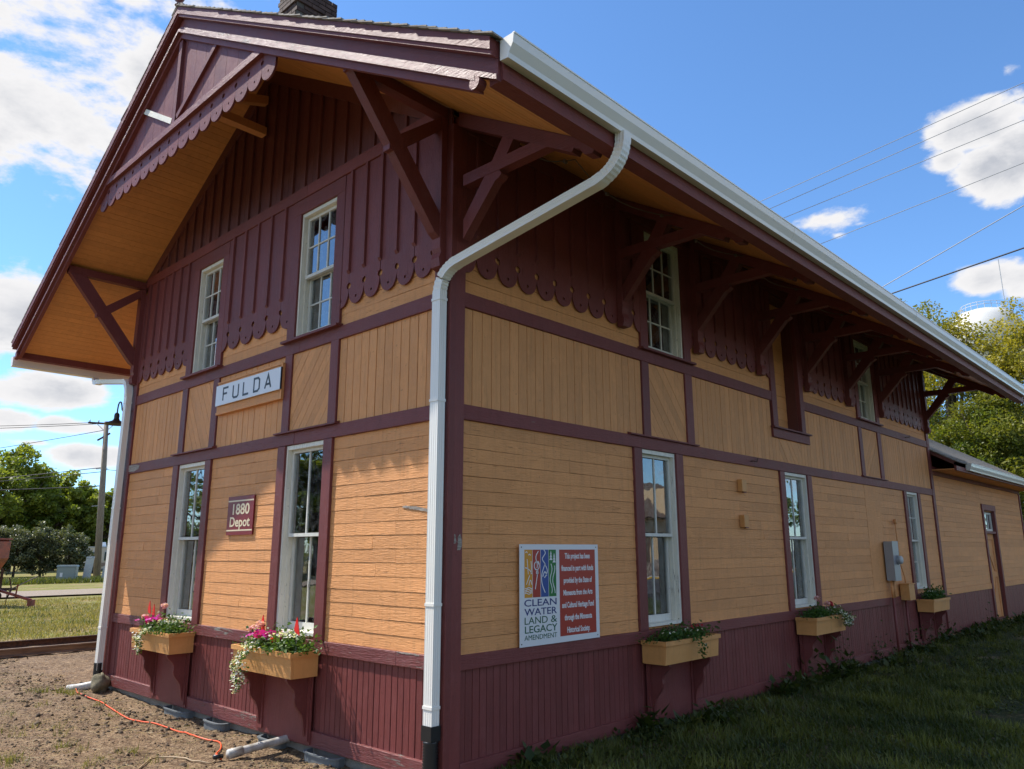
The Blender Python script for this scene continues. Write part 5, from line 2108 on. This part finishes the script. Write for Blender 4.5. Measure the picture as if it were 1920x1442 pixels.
plant('creeping_plant', 'leafy green creeper at the right end of the right gable flower box', GW, u0 + .90, .22, .70, .32, .18, .18, 950, .044, 90, .012, 'petal_white')
# long side boxes
u0, u1 = 2.79, 3.90
flower_box(SW, u0, u1, 'shaded tan flower box nearest the corner on the long side, trailing dark vine', (.2, 3.35, .5))
plant('dark_foliage_plant', 'dark leafy planting filling the nearest long-side flower box', SW, u0 + .50, .20, .70, .56, .14, .11, 1500, .038, 22, .012, 'petal_white', tint=.5)
plant('trailing_vine', 'vine hanging over the front of the nearest long-side flower box', SW, u0 + .52, .26, .70, .09, .06, .05, 160, .036, 10, .013, 'petal_white', trail=.26, tint=.4)
plant('red_begonia', 'small red-leaved begonia in the nearest long-side flower box', SW, u0 + .82, .2, .72, .12, .08, .10, 60, .03, 14, .018, 'petal_red', tint=.4)
u0, u1 = 6.66, 7.73
flower_box(SW, u0, u1, 'middle flower box on the shaded long side, white blooms spilling from it', (.2, 7.2, .5))
plant('dark_foliage_plant', 'dark leafy planting in the left half of the middle long-side flower box', SW, u0 + .35, .20, .70, .38, .13, .12, 900, .042, 0, 0, None, tint=.4)
plant('alyssum', 'white alyssum spilling over the right end of the middle long-side flower box', SW, u0 + .86, .24, .72, .24, .10, .10, 700, .032, 200, .014, 'petal_white', trail=.22)
geranium(SW, u0 + .42, .18, .72, .24, 'petal_pink', 'pale pink geranium standing in the middle long-side flower box')
geranium(SW, u0 + .64, .22, .72, .16, 'petal_pink', 'pink geranium bloom over the white alyssum', 40)
geranium(SW, u0 + .76, .22, .72, .15, 'petal_red', 'rose red geranium bloom over the white alyssum', 40)
u0, u1 = 12.16, 13.22
flower_box(SW, u0, u1, 'farthest flower box on the long side, next to the small tan junction box', (.2, 12.7, .5))
plant('dark_foliage_plant', 'dark leafy planting filling the farthest long-side flower box', SW, u0 + .50, .20, .72, .46, .13, .16, 1000, .05, 12, .012, 'petal_white', tint=.4)


# marker flags
def flag(w, u, d, z, h, label, lean=0.0):
    t = thing('marker_flag', label, 'flag', w.P(u, d, z))
    mb = MB()
    mb.tube([w.P(u, d, z - .1), w.P(u + lean, d, z + h)], .0016, 5)
    mb.part('flag_wire', 'galv', t)
    mb = MB()
    a = (u + lean, z + h)
    w.face(mb, [(a[0], a[1]), (a[0] + .035, a[1] - .10), (a[0] + .055, a[1] - .17), (a[0] - .015, a[1] - .15), (a[0] - .045, a[1] - .12), (a[0] - .02, a[1] - .04)], d, d + .006)
    mb.part('flag_cloth', 'flag_red', t)
    return t


flag(GW, -5.50, .20, .72, .33, 'left red marker flag in the left gable flower box')
flag(GW, -5.36, .20, .72, .29, 'right red marker flag in the left gable flower box')
flag(GW, -2.58, .22, .72, .30, 'red marker flag behind the pink geraniums in the right gable flower box')
flag(GW, -1.86, .26, .72, .32, 'red marker flag at the right end of the right gable flower box')

# ------------------------------------------------------------------ electrical fittings on the long wall
t = thing('electric_meter', 'grey steel meter cabinet with a round glass meter on the long wall', 'electric meter', (.02, 10.75, 1.45))
mb = MB()
SW.box(mb, 10.62, 10.93, .030, .175, 1.105, 1.80)
mb.part('cabinet', 'galv', t)
mb = MB()
SW.box(mb, 10.615, 10.935, .176, .182, 1.10, 1.805)
mb.part('cabinet_cover', 'galv', t)
mb = MB()
mb.tube([(.175, 10.80, 1.47), (.215, 10.80, 1.47)], .085, 20)
s_ = mb.part('meter_socket', 'galv', t)
mb = MB()
mb.tube([(.216, 10.80, 1.47), (.262, 10.80, 1.47), (.275, 10.80, 1.47)], [.072, .070, .05], 20)
mb.part('meter_glass', 'util_grey', t, smooth=True)
for y, z0_, mt in ((10.70, .80, 'tan_z'), (10.80, .80, 'tan_z'), (10.70, -.25, 'mar_z')):
    mb = MB()
    mb.tube([(.075, y, z0_), (.075, y, 1.10 if mt == 'tan_z' else .80)], .022, 8)
    mb.part('conduit', mt, t, smooth=True)
t = thing('junction_box', 'small tan wooden junction box between the meter cabinet and the far flower box', 'junction box', (.02, 11.4, .9))
mb = MB()
SW.box(mb, 11.27, 11.58, .030, .19, .735, 1.02)
mb.part('box_body', 'tan_box', t)
mb = MB()
SW.box(mb, 11.25, 11.60, .030, .205, 1.021, 1.035)
mb.part('box_lid', 'tan_box', t)
mb = MB()
mb.tube([(.06, 11.42, .73), (.06, 11.42, -.24)], .02, 8)
mb.part('conduit', 'mar_z', t, smooth=True)
mb = MB()
mb.tube([(.05, 11.32, 2.16), (.05, 11.33, 1.9), (.05, 11.36, 1.4), (.06, 11.5, 1.15), (.06, 11.52, 1.03)], .011, 6)
mb.box(.03, .08, 11.29, 11.35, 2.13, 2.22)
mb.part('service_cable', 'tan_z', t, smooth=True)
for z, lab in ((2.505, 'upper of two small tan wooden blocks on the long wall'), (2.03, 'lower of two small tan wooden blocks on the long wall')):
    t = thing('wall_block', lab, 'wood block', (.02, 5.28, z))
    mb = MB()
    SW.box(mb, 5.22, 5.35, .006, .075, z - .075, z + .085)
    mb.part('block', 'tan_box', t)
    mb = MB()
    SW.box(mb, 5.34, 5.42, .006, .030, z - .085, z - .065)
    mb.part('block_clip', 'mar_y', t)
# old insulator hooks
for y, z, w_, lab in ((5.62, 2.87, SW, 'iron hook screwed into the middle belt of the long wall'), (12.6, 3.93, SW, 'bent iron hook on the upper belt near the far end')):
    mb = MB()
    mb.tube([w_.P(y, .02, z), w_.P(y, .07, z), w_.P(y + .05, .09, z - .01), w_.P(y + .11, .08, z + .05)], .007, 6)
    tag(mb.part('iron_hook', 'rust', smooth=True), lab, 'hook')
# cable strung below the eave
mb = MB()
path = []
ys_ = [.12, .8, 2.6, 4.28, 6.06, 7.74, 9.53, 11.22, 14.1]
for a, b in zip(ys_[:-1], ys_[1:]):
    for i in range(8):
        q = i / 8
        sag = .07 * math.sin(q * math.pi)
        path.append((.84 - .14 * math.sin(q * math.pi), a + (b - a) * q, 5.315 - sag + (.0 if a > 1 else -.02)))
path.append((.84, 14.1, 5.315))
mb.tube(path, .006, 6)
t = tag(mb.part('light_cable', 'cable_grey', smooth=True), 'thin grey cable strung from bracket to bracket under the long eave', 'cable')
for i in range(3, len(path), 4):
    p = path[i]
    mb = MB()
    mb.box(p[0] - .014, p[0] + .014, p[1] - .02, p[1] + .02, p[2] - .02, p[2] + .008)
    mb.part('cable_clip', 'cable_grey', t)

# barn lamp on the far corner
t = thing('barn_lamp', 'dark gooseneck barn lamp beside the far downspout of the gable', 'lamp', (XL - .45, -.05, 3.7))
cx, cy = XL - .46, -.05
mb = MB()
mb.tube(arc((XL + .02, cy, 3.80), (cx + .20, cy, 3.78), (cx + .18, cy, 3.88), 6) + arc((cx + .18, cy, 3.88), (cx + .13, cy, 4.02), (cx + .04, cy, 3.97), 8)[1:] + arc((cx + .04, cy, 3.97), (cx, cy, 3.94), (cx, cy, 3.80), 6)[1:], .011, 8)
mb.part('gooseneck', 'lamp_metal', t, smooth=True)
mb = MB()
mb.lathe([(.018, 3.82), (.035, 3.80), (.04, 3.77), (.038, 3.73), (.05, 3.70), (.075, 3.685), (.17, 3.645), (.175, 3.632), (.168, 3.632), (.07, 3.67), (.03, 3.68)], (cx, cy, 0), 24)
mb.part('lamp_shade', 'lamp_metal', t, smooth=True)

# ------------------------------------------------------------------ things lying by the wall
TR = [(-5.06, -4.45, 'grey plastic vent well half buried under the left gable flower box'), (-3.98, -3.54, 'grey plastic vent well between the two gable flower boxes'),
      (-2.76, -2.36, 'grey plastic vent well behind the white drain pipe'), (-1.90, -1.36, 'grey plastic vent well nearest the depot corner')]


def well(w, a, b, dmax, zt, mat, lab):
    t = thing('vent_well', lab, 'vent well', w.P((a + b) / 2, dmax / 2, zt))
    c, r = (a + b) / 2, (b - a) / 2
    o, i = [], []
    for k in range(15):
        an = math.pi * k / 14
        e = .55
        x, y = math.copysign(abs(math.cos(an)) ** e, math.cos(an)), math.sin(an) ** e
        o.append((c + r * x, dmax * y))
        i.append((c + (r - .018) * x, (dmax - .018) * y))
    mb = MB()
    for j in range(14):
        for (A, B, z0_, z1_) in ((o, i, zt - .16, zt),):
            P = [o[j], o[j + 1], i[j + 1], i[j]]
            mb.poly2([w.P(p[0], p[1], z0_) for p in P], [w.P(p[0], p[1], z1_) for p in P])
    mb.part('well_wall', mat, t)
    mb = MB()
    for j in range(14):
        q = [(c + (r + .012) * (o[j][0] - c) / r, o[j][1] * (1 + .012 / dmax)), (c + (r + .012) * (o[j + 1][0] - c) / r, o[j + 1][1] * (1 + .012 / dmax))]
        P = [q[0], q[1], i[j + 1], i[j]]
        mb.poly2([w.P(p[0], p[1], zt) for p in P], [w.P(p[0], p[1], zt + .012) for p in P])
    mb.part('well_rim', mat, t)
    return t


MAT['tub_green'] = simple('dark_green_plastic', (0.02, 0.05, 0.035), .45)
for a, b, lab in TR:
    well(GW, a, b, .13, -.195, 'tray', lab)
well(SW, .78, 1.28, .22, -.17, 'tub_green', 'dark green plastic vent well in the weeds beside the depot corner')
well(SW, 6.55, 7.15, .2, -.185, 'tray', 'grey plastic vent well under the middle flower box of the long side')
t = thing('drain_pipe', 'short white plastic drain pipe lying out from the wall onto the dirt', 'pipe', (-2.3, -.3, -.2))
mb = MB()
mb.tube([(-2.30, -.02, -.155), (-2.31, -.62, -.195)], .037, 16, cap=False)
mb.tube([(-2.30, -.02, -.155), (-2.31, -.615, -.195)], .030, 16, cap=True)
mb.part('pipe_tube', 'pvc', t, smooth=True)
mb = MB()
mb.tube([(-2.31, -.50, -.187), (-2.31, -.64, -.197)], .044, 16)
mb.part('pipe_socket', 'pvc', t, smooth=True)
# stone
me = MB()
sv, sf = [], []
n1_, n2_ = 14, 18
for i in range(n1_ + 1):
    th = math.pi * i / n1_
    for j in range(n2_):
        ph = 2 * math.pi * j / n2_
        r_ = 1 + .10 * math.sin(3 * ph + 2 * th) + .08 * math.sin(5 * th + ph) + jit(.02)
        sv.append((-7.03 + .115 * r_ * math.sin(th) * math.cos(ph), -.16 + .12 * r_ * math.sin(th) * math.sin(ph), -.13 + .135 * r_ * math.cos(th)))
for i in range(n1_):
    for j in range(n2_):
        k = (j + 1) % n2_
        sf.append((i * n2_ + j, i * n2_ + k, (i + 1) * n2_ + k, (i + 1) * n2_ + j))
me.v, me.f = sv, sf
tag(me.part('stone', 'stone', smooth=True), 'round mossy fieldstone at the foot of the far gable downspout', 'stone')


def cable(name, pts, r, mat, lab, cat, z=None, n=6, wig=.012):
    out = []
    for a, b in zip(pts[:-1], pts[1:]):
        for i in range(5):
            q = i / 5
            out.append([a[0] + (b[0] - a[0]) * q + jit(wig), a[1] + (b[1] - a[1]) * q + jit(wig)])
    out.append(list(pts[-1]))
    out = np.array(out)
    for _ in range(3):
        out[1:-1] = (out[:-2] + 2 * out[1:-1] + out[2:]) / 4
    zz = height(out[:, 0], out[:, 1]) + r + .006
    for _ in range(2):
        zz[1:-1] = np.maximum(zz[1:-1], (zz[:-2] + zz[2:]) / 2)
    mb = MB()
    mb.tube([(x, y, q) for (x, y), q in zip(out, zz)], r, n)
    return tag(mb.part(name, mat, smooth=True), lab, cat)


cable('extension_cord', [(-7.62, -.30), (-7.42, -.33), (-7.05, -.42), (-6.62, -.40), (-6.1, -.42), (-5.68, -.46), (-5.2, -.54), (-4.84, -.54), (-4.34, -.46), (-3.86, -.43), (-3.5, -.47), (-3.27, -.46), (-3.03, -.38), (-2.84, -.44), (-2.70, -.52), (-2.56, -.64), (-2.46, -.66), (-2.33, -.69)], .0075, 'orange_cord', 'orange extension cord snaking over the dirt along the gable wall', 'cord')
cable('tan_cord', [(-2.33, -.76), (-2.2, -.84), (-2.35, -.93), (-2.5, -.95), (-2.72, -.98), (-2.84, -1.08), (-2.72, -1.22), (-2.5, -1.37), (-2.3, -1.6), (-2.35, -1.9)], .007, 'tan_cord', 'thin tan cord curling over the dirt past the end of the orange cord', 'cord')
mb = MB()
mb.tube([(-2.33, -.68, -.205), (-2.33, -.77, -.20)], .02, 8)
tag(mb.part('cord_plug', 'black_plastic', smooth=True), 'black plug joining the orange and tan cords', 'plug')

# ------------------------------------------------------------------ beyond the rails: seed drill, cabinets, pole
RTV, DPV = Vector((math.cos(YAW), math.sin(YAW), 0)), Vector((-math.sin(YAW), math.cos(YAW), 0))


class Loc:
    """axes: s across the view, d away, z up"""
    def __init__(s, o, ang=0.0):
        s.o = Vector(o)
        s.a = RTV * math.cos(ang) + DPV * math.sin(ang)
        s.b = -RTV * math.sin(ang) + DPV * math.cos(ang)

    def __call__(s, x, y, z):
        return tuple(s.o + s.a * x + s.b * y + Vector((0, 0, z)))

    def box(s, mb, x0, x1, y0, y1, z0, z1, ins=0.0):
        A = [s(x0, y0, z0), s(x1, y0, z0), s(x1, y1, z0), s(x0, y1, z0)]
        B = [s(x0 + ins, y0 + ins, z1), s(x1 - ins, y0 + ins, z1), s(x1 - ins, y1 - ins, z1), s(x0 + ins, y1 - ins, z1)]
        return mb.poly2(A, B)


dr = thing('seed_drill', 'old seed drill with a faded red hopper and rusty discs, cut by the left edge', 'farm implement', (-28.34, 3.57, -.15))
Ld = Loc((-28.34, 3.57, -.15))
mb = MB()
P = [(-.02, 1.12), (-.22, 1.12), (-.45, .98), (-.45, 2.20), (-.06, 2.26), (.0, 2.18)]
hp = [(-3.2, .95), (-.42, .95), (-.02, 1.62), (0.0, 2.22), (-.12, 2.28), (-3.2, 2.28)]
mb.poly2([Ld(x, -.45, z) for x, z in hp], [Ld(x, .45, z) for x, z in hp])
mb.part('hopper', 'red_light', dr)
mb = MB()
mb.poly2([Ld(x, -.48, z) for x, z in [(-3.2, 2.285), (0.02, 2.285), (0.02, 2.34), (-3.2, 2.34)]], [Ld(x, .48, z) for x, z in [(-3.2, 2.285), (0.02, 2.285), (0.02, 2.34), (-3.2, 2.34)]])
mb.part('hopper_lid', 'red_iron', dr)
mb = MB()
for x in (-.12, -1.2, -2.4):
    for y in (-.35, .35):
        mb.bar(Ld(x, y, .55), Ld(x, y, 1.25), .08, .08, (1, 0, 0))
for y in (-.5, 0, .5):
    mb.bar(Ld(-3.2, y, .52), Ld(.35, y, .52), .09, .09)
mb.bar(Ld(-3.2, -.3, .95), Ld(-.05, -.3, .93), .1, .06)
mb.part('frame', 'rust', dr)
for i in range(16):
    x = -2.9 + i * .23
    y = -.5 + (i % 2) * .25
    mb = MB()
    c1, c2 = Ld(x - .008, y, .20), Ld(x + .008, y + .01, .20)
    mb.tube([c1, c2], .19, 18)
    mb.part('disc', 'rust', dr)
    mb = MB()
    mb.bar(Ld(x, y, .22), Ld(x, y + .25, .56), .03, .05)
    mb.tube([Ld(x + .05, y, .3), Ld(x + .06, y + .1, .6), Ld(x + .02, y, .95)], .025, 6)
    mb.part('feed_tube', 'rust', dr)
for x in (-.05, .22, .42):
    mb = MB()
    mb.tube([Ld(x, -.66, .33), Ld(x, -.52, .33)], .13, 14)
    mb.part('gear', 'rust', dr)
mb = MB()
mb.bar(Ld(.3, -.35, .52), Ld(1.60, -.55, .20), .07, .08)
mb.bar(Ld(.3, .35, .36), Ld(1.60, -.50, .18), .07, .08)
mb.bar(Ld(1.02, -.5, .25), Ld(1.06, -.5, .72), .04, .04, (1, 0, 0))
mb.part('drawbar', 'red_iron', dr)
mb = MB()
Ld.box(mb, 1.54, 1.70, -.62, -.42, -.01, .20)
mb.part('hitch', 'red_iron', dr)
mb = MB()
mb.tube([Ld(-.38, -.9, .10), Ld(-.28, -.9, .10)], .19, 20)
mb.part('wheel', 'red_iron', dr)
mb = MB()
mb.tube([Ld(.55, -.2, .5), Ld(1.3, .2, .98)], .025, 6)
mb.part('lift_rod', 'pole_wood', dr, smooth=True)

Lb = Loc((-50.4, 12.63, -.16), .35)
t = thing('utility_cabinet', 'grey-green utility cabinet on a pad in front of the lilac hedge', 'utility box', tuple(Lb.o))
mb = MB()
Lb.box(mb, -.55, .50, -.45, .45, 0, .96)
mb.part('cabinet', 'util_green', t)
mb = MB()
Lb.box(mb, -.60, .55, -.50, .50, .965, 1.06, .04)
mb.part('cabinet_lid', 'util_green', t)
mb = MB()
Lb.box(mb, -.50, .45, -.48, -.455, .06, .90)
mb.part('cabinet_door', 'util_green', t)
mb = MB()
Lb.box(mb, -.35, -.20, -.495, -.482, .35, .60)
mb.part('warning_label', 'sign_white', t)


def pedestal(p, h, w_, lean, mat, name, lab):
    L_ = Loc(p)
    t = thing(name, lab, 'utility pedestal', p)
    mb = MB()
    A = [L_(-w_, -w_, 0), L_(w_, -w_, 0), L_(w_, w_, 0), L_(-w_, w_, 0)]
    B = [L_(-w_ + lean, -w_, h), L_(w_ + lean, -w_, h + .02), L_(w_ + lean, w_, h + .02), L_(-w_ + lean, w_, h)]
    mb.poly2(A, B)
    mb.part('pedestal_body', mat, t)
    mb = MB()
    mb.poly2([L_(-w_ * 1.12 + lean, -w_ * 1.12, h + .02), L_(w_ * 1.12 + lean, -w_ * 1.12, h + .04), L_(w_ * 1.12 + lean, w_ * 1.12, h + .04), L_(-w_ * 1.12 + lean, w_ * 1.12, h + .02)],
             [L_(-w_ + lean, -w_, h + .10), L_(w_ + lean, -w_, h + .10), L_(w_ + lean, w_, h + .10), L_(-w_ + lean, w_, h + .10)])
    mb.part('pedestal_cap', mat, t)


pedestal((-50.1, 13.62, -.16), 1.48, .17, .16, 'util_grey', 'utility_pedestal', 'tall leaning pale grey pedestal right of the grey-green cabinet')
pedestal((-50.0, 14.62, -.16), .88, .11, .12, 'util_grey', 'utility_pedestal', 'short pale grey pedestal close to the utility pole')
pedestal((-49.7, 15.6, -.16), .55, .10, -.35, 'util_grey', 'guard_post', 'low tilted guard post at the foot of the utility pole')
# utility pole with cross-arm
pb, pt = Vector((-53.7, 15.5, -.3)), Vector((-53.95, 15.05, 10.85))
t = thing('utility_pole', 'weathered utility pole with a cross-arm standing behind the lawn', 'utility pole', tuple(pb))
mb = MB()
mb.tube([pb, pb.lerp(pt, .5), pt], [.24, .21, .15], 12)
mb.part('pole', 'pole_wood', t, smooth=True)
mb = MB()
ca, cb_ = pt + RTV * -1.35 + DPV * .1 + Vector((0, 0, -.05)), pt + RTV * 1.2 + Vector((0, 0, -.22))
mb.bar(ca, cb_, .11, .13)
mb.part('cross_arm', 'rust', t)
mb = MB()
mb.bar(pt + RTV * -.5 + Vector((0, 0, -1.35)), pt + RTV * .35 + Vector((0, 0, -.85)), .09, .10)
mb.part('lower_arm', 'rust', t)
for k in (-1.25, -.6, .5, 1.1):
    mb = MB()
    q = ca.lerp(cb_, (k + 1.35) / 2.55)
    mb.tube([q + Vector((0, 0, .06)), q + Vector((0, 0, .24))], [.05, .03], 8)
    mb.part('insulator', 'util_grey', t, smooth=True)
mb = MB()
mb.bar(pt + RTV * -.7 + Vector((0, 0, -.12)), pt + Vector((0, 0, -.75)), .03, .04)
mb.bar(pt + RTV * .6 + Vector((0, 0, -.18)), pt + Vector((0, 0, -.75)), .03, .04)
mb.part('arm_brace', 'galv', t)
for z in (-3.4, -4.6, -6.0):
    mb = MB()
    mb.bar(pt + RTV * -.35 + Vector((0, 0, z)), pt + RTV * .45 + Vector((0, 0, z + .05)), .05, .05)
    mb.part('pole_bracket', 'galv', t)


def wire(a, b, sag, r, mat, lab, n=24, group=None):
    a, b = Vector(a), Vector(b)
    mb = MB()
    mb.tube([a.lerp(b, i / n) - Vector((0, 0, 4 * sag * (i / n) * (1 - i / n))) for i in range(n + 1)], r, 5)
    return tag(mb.part('overhead_wire', mat, smooth=True), lab, 'wire', group)


far_l = pt - RTV * 45 + DPV * -4
wire(ca.lerp(cb_, .05), far_l + Vector((0, 0, 1.2)), 1.0, .022, 'wire_dark', 'uppermost dark line running left from the pole cross-arm')
wire(ca.lerp(cb_, .45), far_l + Vector((0, 0, .6)), 1.0, .022, 'wire_dark', 'second dark line running left from the pole cross-arm')
wire(pt + Vector((0, 0, -.6)), far_l + Vector((0, 0, -6)), 1.0, .022, 'wire_dark', 'dark line sloping down left from just below the pole top')
wire(pt + Vector((0, 0, -3.3)), far_l + Vector((0, 0, -6.5)), .6, .028, 'wire_dark', 'thick telephone line leaving the middle of the pole to the left')
wire(pt + Vector((0, 0, -3.6)), pt - RTV * 30 - DPV * 22 + Vector((0, 0, -8)), .5, .025, 'wire_dark', 'service line dropping steeply left across the far trees')
wire(pt + Vector((0, 0, -4.6)), pt - RTV * 40 - DPV * 12 + Vector((0, 0, -5.6)), .5, .028, 'wire_dark', 'low telephone line crossing in front of the far trees')
wire(pt + RTV * .9 + Vector((0, 0, -.2)), pt + RTV * 40 + DPV * 10 + Vector((0, 0, -1)), .8, .022, 'wire_dark', 'line leaving the pole cross-arm to the right behind the depot')
wire(pt + Vector((0, 0, -3.4)), pt + RTV * 40 + DPV * 10 + Vector((0, 0, -4)), .8, .025, 'wire_dark', 'telephone line leaving the middle of the pole to the right')
wire((-53.9, 15.1, 5.9), (-90, 40, 4.5), .4, .025, 'wire_dark', 'guy line running from the pole towards the far trees')


def ext(a, b, k0, k1):
    a, b = Vector(a), Vector(b)
    return a + (b - a) * -k0, a + (b - a) * k1


for a, b, r, m_, lab in (((-5.22, 18.35, 13.01), (2.12, 20.38, 15.03), .011, 'wire_al', 'topmost of the four thin parallel wires above the long eave'),
                         ((-4.97, 18.46, 12.7), (2.06, 20.37, 14.58), .011, 'wire_al', 'second from the top of the four thin parallel wires'),
                         ((-4.62, 18.61, 12.3), (1.97, 20.36, 13.86), .011, 'wire_al', 'third from the top of the four thin parallel wires'),
                         ((-3.67, 18.98, 11.22), (1.81, 20.34, 12.55), .011, 'wire_al', 'lowest of the four thin parallel wires above the long eave'),
                         ((-.7, 14.9, 8.03), (2.33, 15.36, 9.34), .012, 'wire_al', 'twisted pale service cable between the thin wires and the trees'),
                         ((-.9, 18.2, 8.92), (2.0, 18.0, 9.25), .022, 'wire_dark', 'thick dark cable passing just above the golden trees')):
    p, q = ext(a, b, 1.2, 2.2)
    if 'thick' in lab:
        dirr = Vector((3.2, .7, .52))
        a0 = Vector((.29, 12.91 + 5, 7.0 + 1.9))
        p, q = ext(a, b, 1.6, 2.4)
    wire(p, q, 0.0, r, m_, lab, 12)

# camper and house behind the pole
Lc = Loc((-70.5, 21.4, -.15))
t = thing('camper_trailer', 'pale camper trailer parked behind the utility pole', 'camper', tuple(Lc.o))
mb = MB()
Lc.box(mb, -1.8, 3.6, 0, 2.2, .45, 2.25, .0)
mb.part('camper_body', 'camper', t)
mb = MB()
Lc.box(mb, -1.85, 3.65, -.04, 2.24, 2.26, 2.36)
mb.part('camper_roof', 'util_grey', t)
mb = MB()
Lc.box(mb, -1.8, 3.6, -.02, -.003, .62, .95)
mb.part('camper_band', 'camper_trim', t)
for a, b in ((-.9, -.45), (.2, 1.35), (1.6, 2.3)):
    mb = MB()
    Lc.box(mb, a, b, -.05, -.01, 1.05, 1.95)
    wf = mb.part('window', 'util_grey', t)
    mb = MB()
    Lc.box(mb, a + .08, b - .08, -.07, -.055, 1.13, 1.87)
    mb.part('pane', 'glass', wf)
for x in (-.6, 1.3):
    mb = MB()
    mb.tube([Lc(x, -.05, .30), Lc(x, .25, .30)], .32, 18)
    mb.part('wheel', 'tyre', t)
mb = MB()
Lc.box(mb, -1.0, -.4, .8, 1.4, 2.37, 2.75, .06)
mb.part('roof_vent', 'sign_white', t)
Lh = Loc((-86, 30.0, -.15), .2)
t = thing('far_house', 'grey house with a dark low roof behind the camper', 'house', tuple(Lh.o))
mb = MB()
Lh.box(mb, -7, 8, 0, 8, 0, 2.6)
mb.part('wall', 'house_wall', t)
mb = MB()
mb.poly2([Lh(-7.5, -.6, 2.6), Lh(-7.5, 8.6, 2.6), Lh(-7.5, 4, 4.6)], [Lh(8.5, -.6, 2.6), Lh(8.5, 8.6, 2.6), Lh(8.5, 4, 4.6)])
mb.part('roof', 'house_roof', t)
for a in (-4, 0, 4):
    mb = MB()
    Lh.box(mb, a, a + 1.2, -.06, -.01, 1.0, 2.1)
    wf = mb.part('window', 'sign_white', t)
    mb = MB()
    Lh.box(mb, a + .1, a + 1.1, -.08, -.065, 1.1, 2.0)
    mb.part('pane', 'glass', wf)

# ------------------------------------------------------------------ across the street (seen in the long side's window panes)
t = thing('store_building', 'tan stucco store with a brown gabled roof and stone base, mirrored in the side windows', 'building', (30, 42, 0))
mb = MB()
mb.box(25, 38, 33, 51, -.2, 3.9)
mb.part('wall', 'store_wall', t)
mb = MB()
mb.box(24.9, 24.995, 32.9, 51.1, -.2, 1.0)
mb.part('stone_base', 'store_stone', t)
mb = MB()
mb.poly2([(24.2, 32.4, 3.9), (38.8, 32.4, 3.9), (31.5, 32.4, 7.2)], [(24.2, 51.6, 3.9), (38.8, 51.6, 3.9), (31.5, 51.6, 7.2)])
mb.part('roof', 'store_roof', t)
mb = MB()
mb.poly2([(24.1, 42, 3.85), (24.1, 48, 3.85), (24.1, 45, 6.2)], [(31, 42, 3.85), (31, 48, 3.85), (31, 45, 6.2)])
mb.part('roof_gable', 'store_wall', t)
for a in (35, 39, 46):
    mb = MB()
    mb.box(24.94, 24.99, a, a + 1.9, 1.02 if a != 39 else 0, 2.6)
    wf = mb.part('window', 'store_roof', t)
for i, (x, y, h) in enumerate(((42, 30, 11), (43, 39, 12), (42, 48, 11), (41, 57, 12), (30, 62, 10), (33, 74, 12), (30, 90, 11))):
    tree('shade_tree', ['round shade tree', 'broad shade tree', 'tall shade tree', 'leafy shade tree', 'low shade tree', 'far shade tree', 'lone shade tree'][i] + ' standing behind the tan store across the street', 'x' and (x, y, -.1), h, 4.2, 4500, .5, 'leaf', .15, 'trees across the street', 40, .8, .3)

for i, (x, y, h) in enumerate(((-50, -22, 11), (-47, -28, 12), (-52, -34, 11), (-43, -36, 12), (-38, -42, 11), (-30, -46, 12))):
    tree('roadside_tree', ['first', 'second', 'third', 'fourth', 'fifth', 'sixth'][i] + ' leafy tree from the lawn in the row mirrored by the lower gable windows', (x, y, -.1), h, 4.4, 5000, .5, 'leaf', .1, 'trees south of the yard', 40, .8, .3)

# paint worn down to bare grey wood
MAT['bare_wood'] = simple('bare_grey_wood', (0.20, 0.17, 0.14), .85, nscale=8, bump=.6, col2=(.40, .36, .31), cs=(1, 1, 12))


def worn_patch(w, pts, d, seed=0):
    rr = random.Random(seed)
    out = []
    n = len(pts)
    for i in range(n):
        a, b = pts[i], pts[(i + 1) % n]
        k = max(2, int(math.dist(a, b) / .012))
        for j in range(k):
            q = j / k
            out.append((a[0] + (b[0] - a[0]) * q + rr.uniform(-.005, .005), a[1] + (b[1] - a[1]) * q + rr.uniform(-.004, .004)))
    mb = MB()
    w.face(mb, out, d - .004, d)
    dp('bare_patch', mb, 'bare_wood')


worn_patch(GW, [(-7.20, 2.84), (-6.98, 2.83), (-6.82, 2.86), (-6.80, 2.91), (-6.95, 2.925), (-7.20, 2.93)], .0262, 1)
worn_patch(GW, [(-.62, 2.045), (-.45, 2.02), (-.22, 1.985), (-.21, 2.01), (-.42, 2.045), (-.60, 2.06)], .0052, 2)
worn_patch(SW, [(.09, 1.66), (.135, 1.67), (.14, 1.74), (.12, 1.80), (.095, 1.77)], .0322, 3)
worn_patch(SW, [(.05, 1.72), (.075, 1.72), (.07, 1.78), (.052, 1.80)], .0322, 4)
worn_patch(GW, [(-.60, .790), (-.30, .786), (-.31, .797), (-.61, .799)], .0282, 5)

# a notice taped inside the right ground floor window of the gable
mb = MB()
GW.box(mb, -2.07, -1.975, -.150, -.147, 1.98, 2.30)
tag(mb.part('notice', 'paper'), 'pale paper notice taped inside the right lower gable window', 'notice')
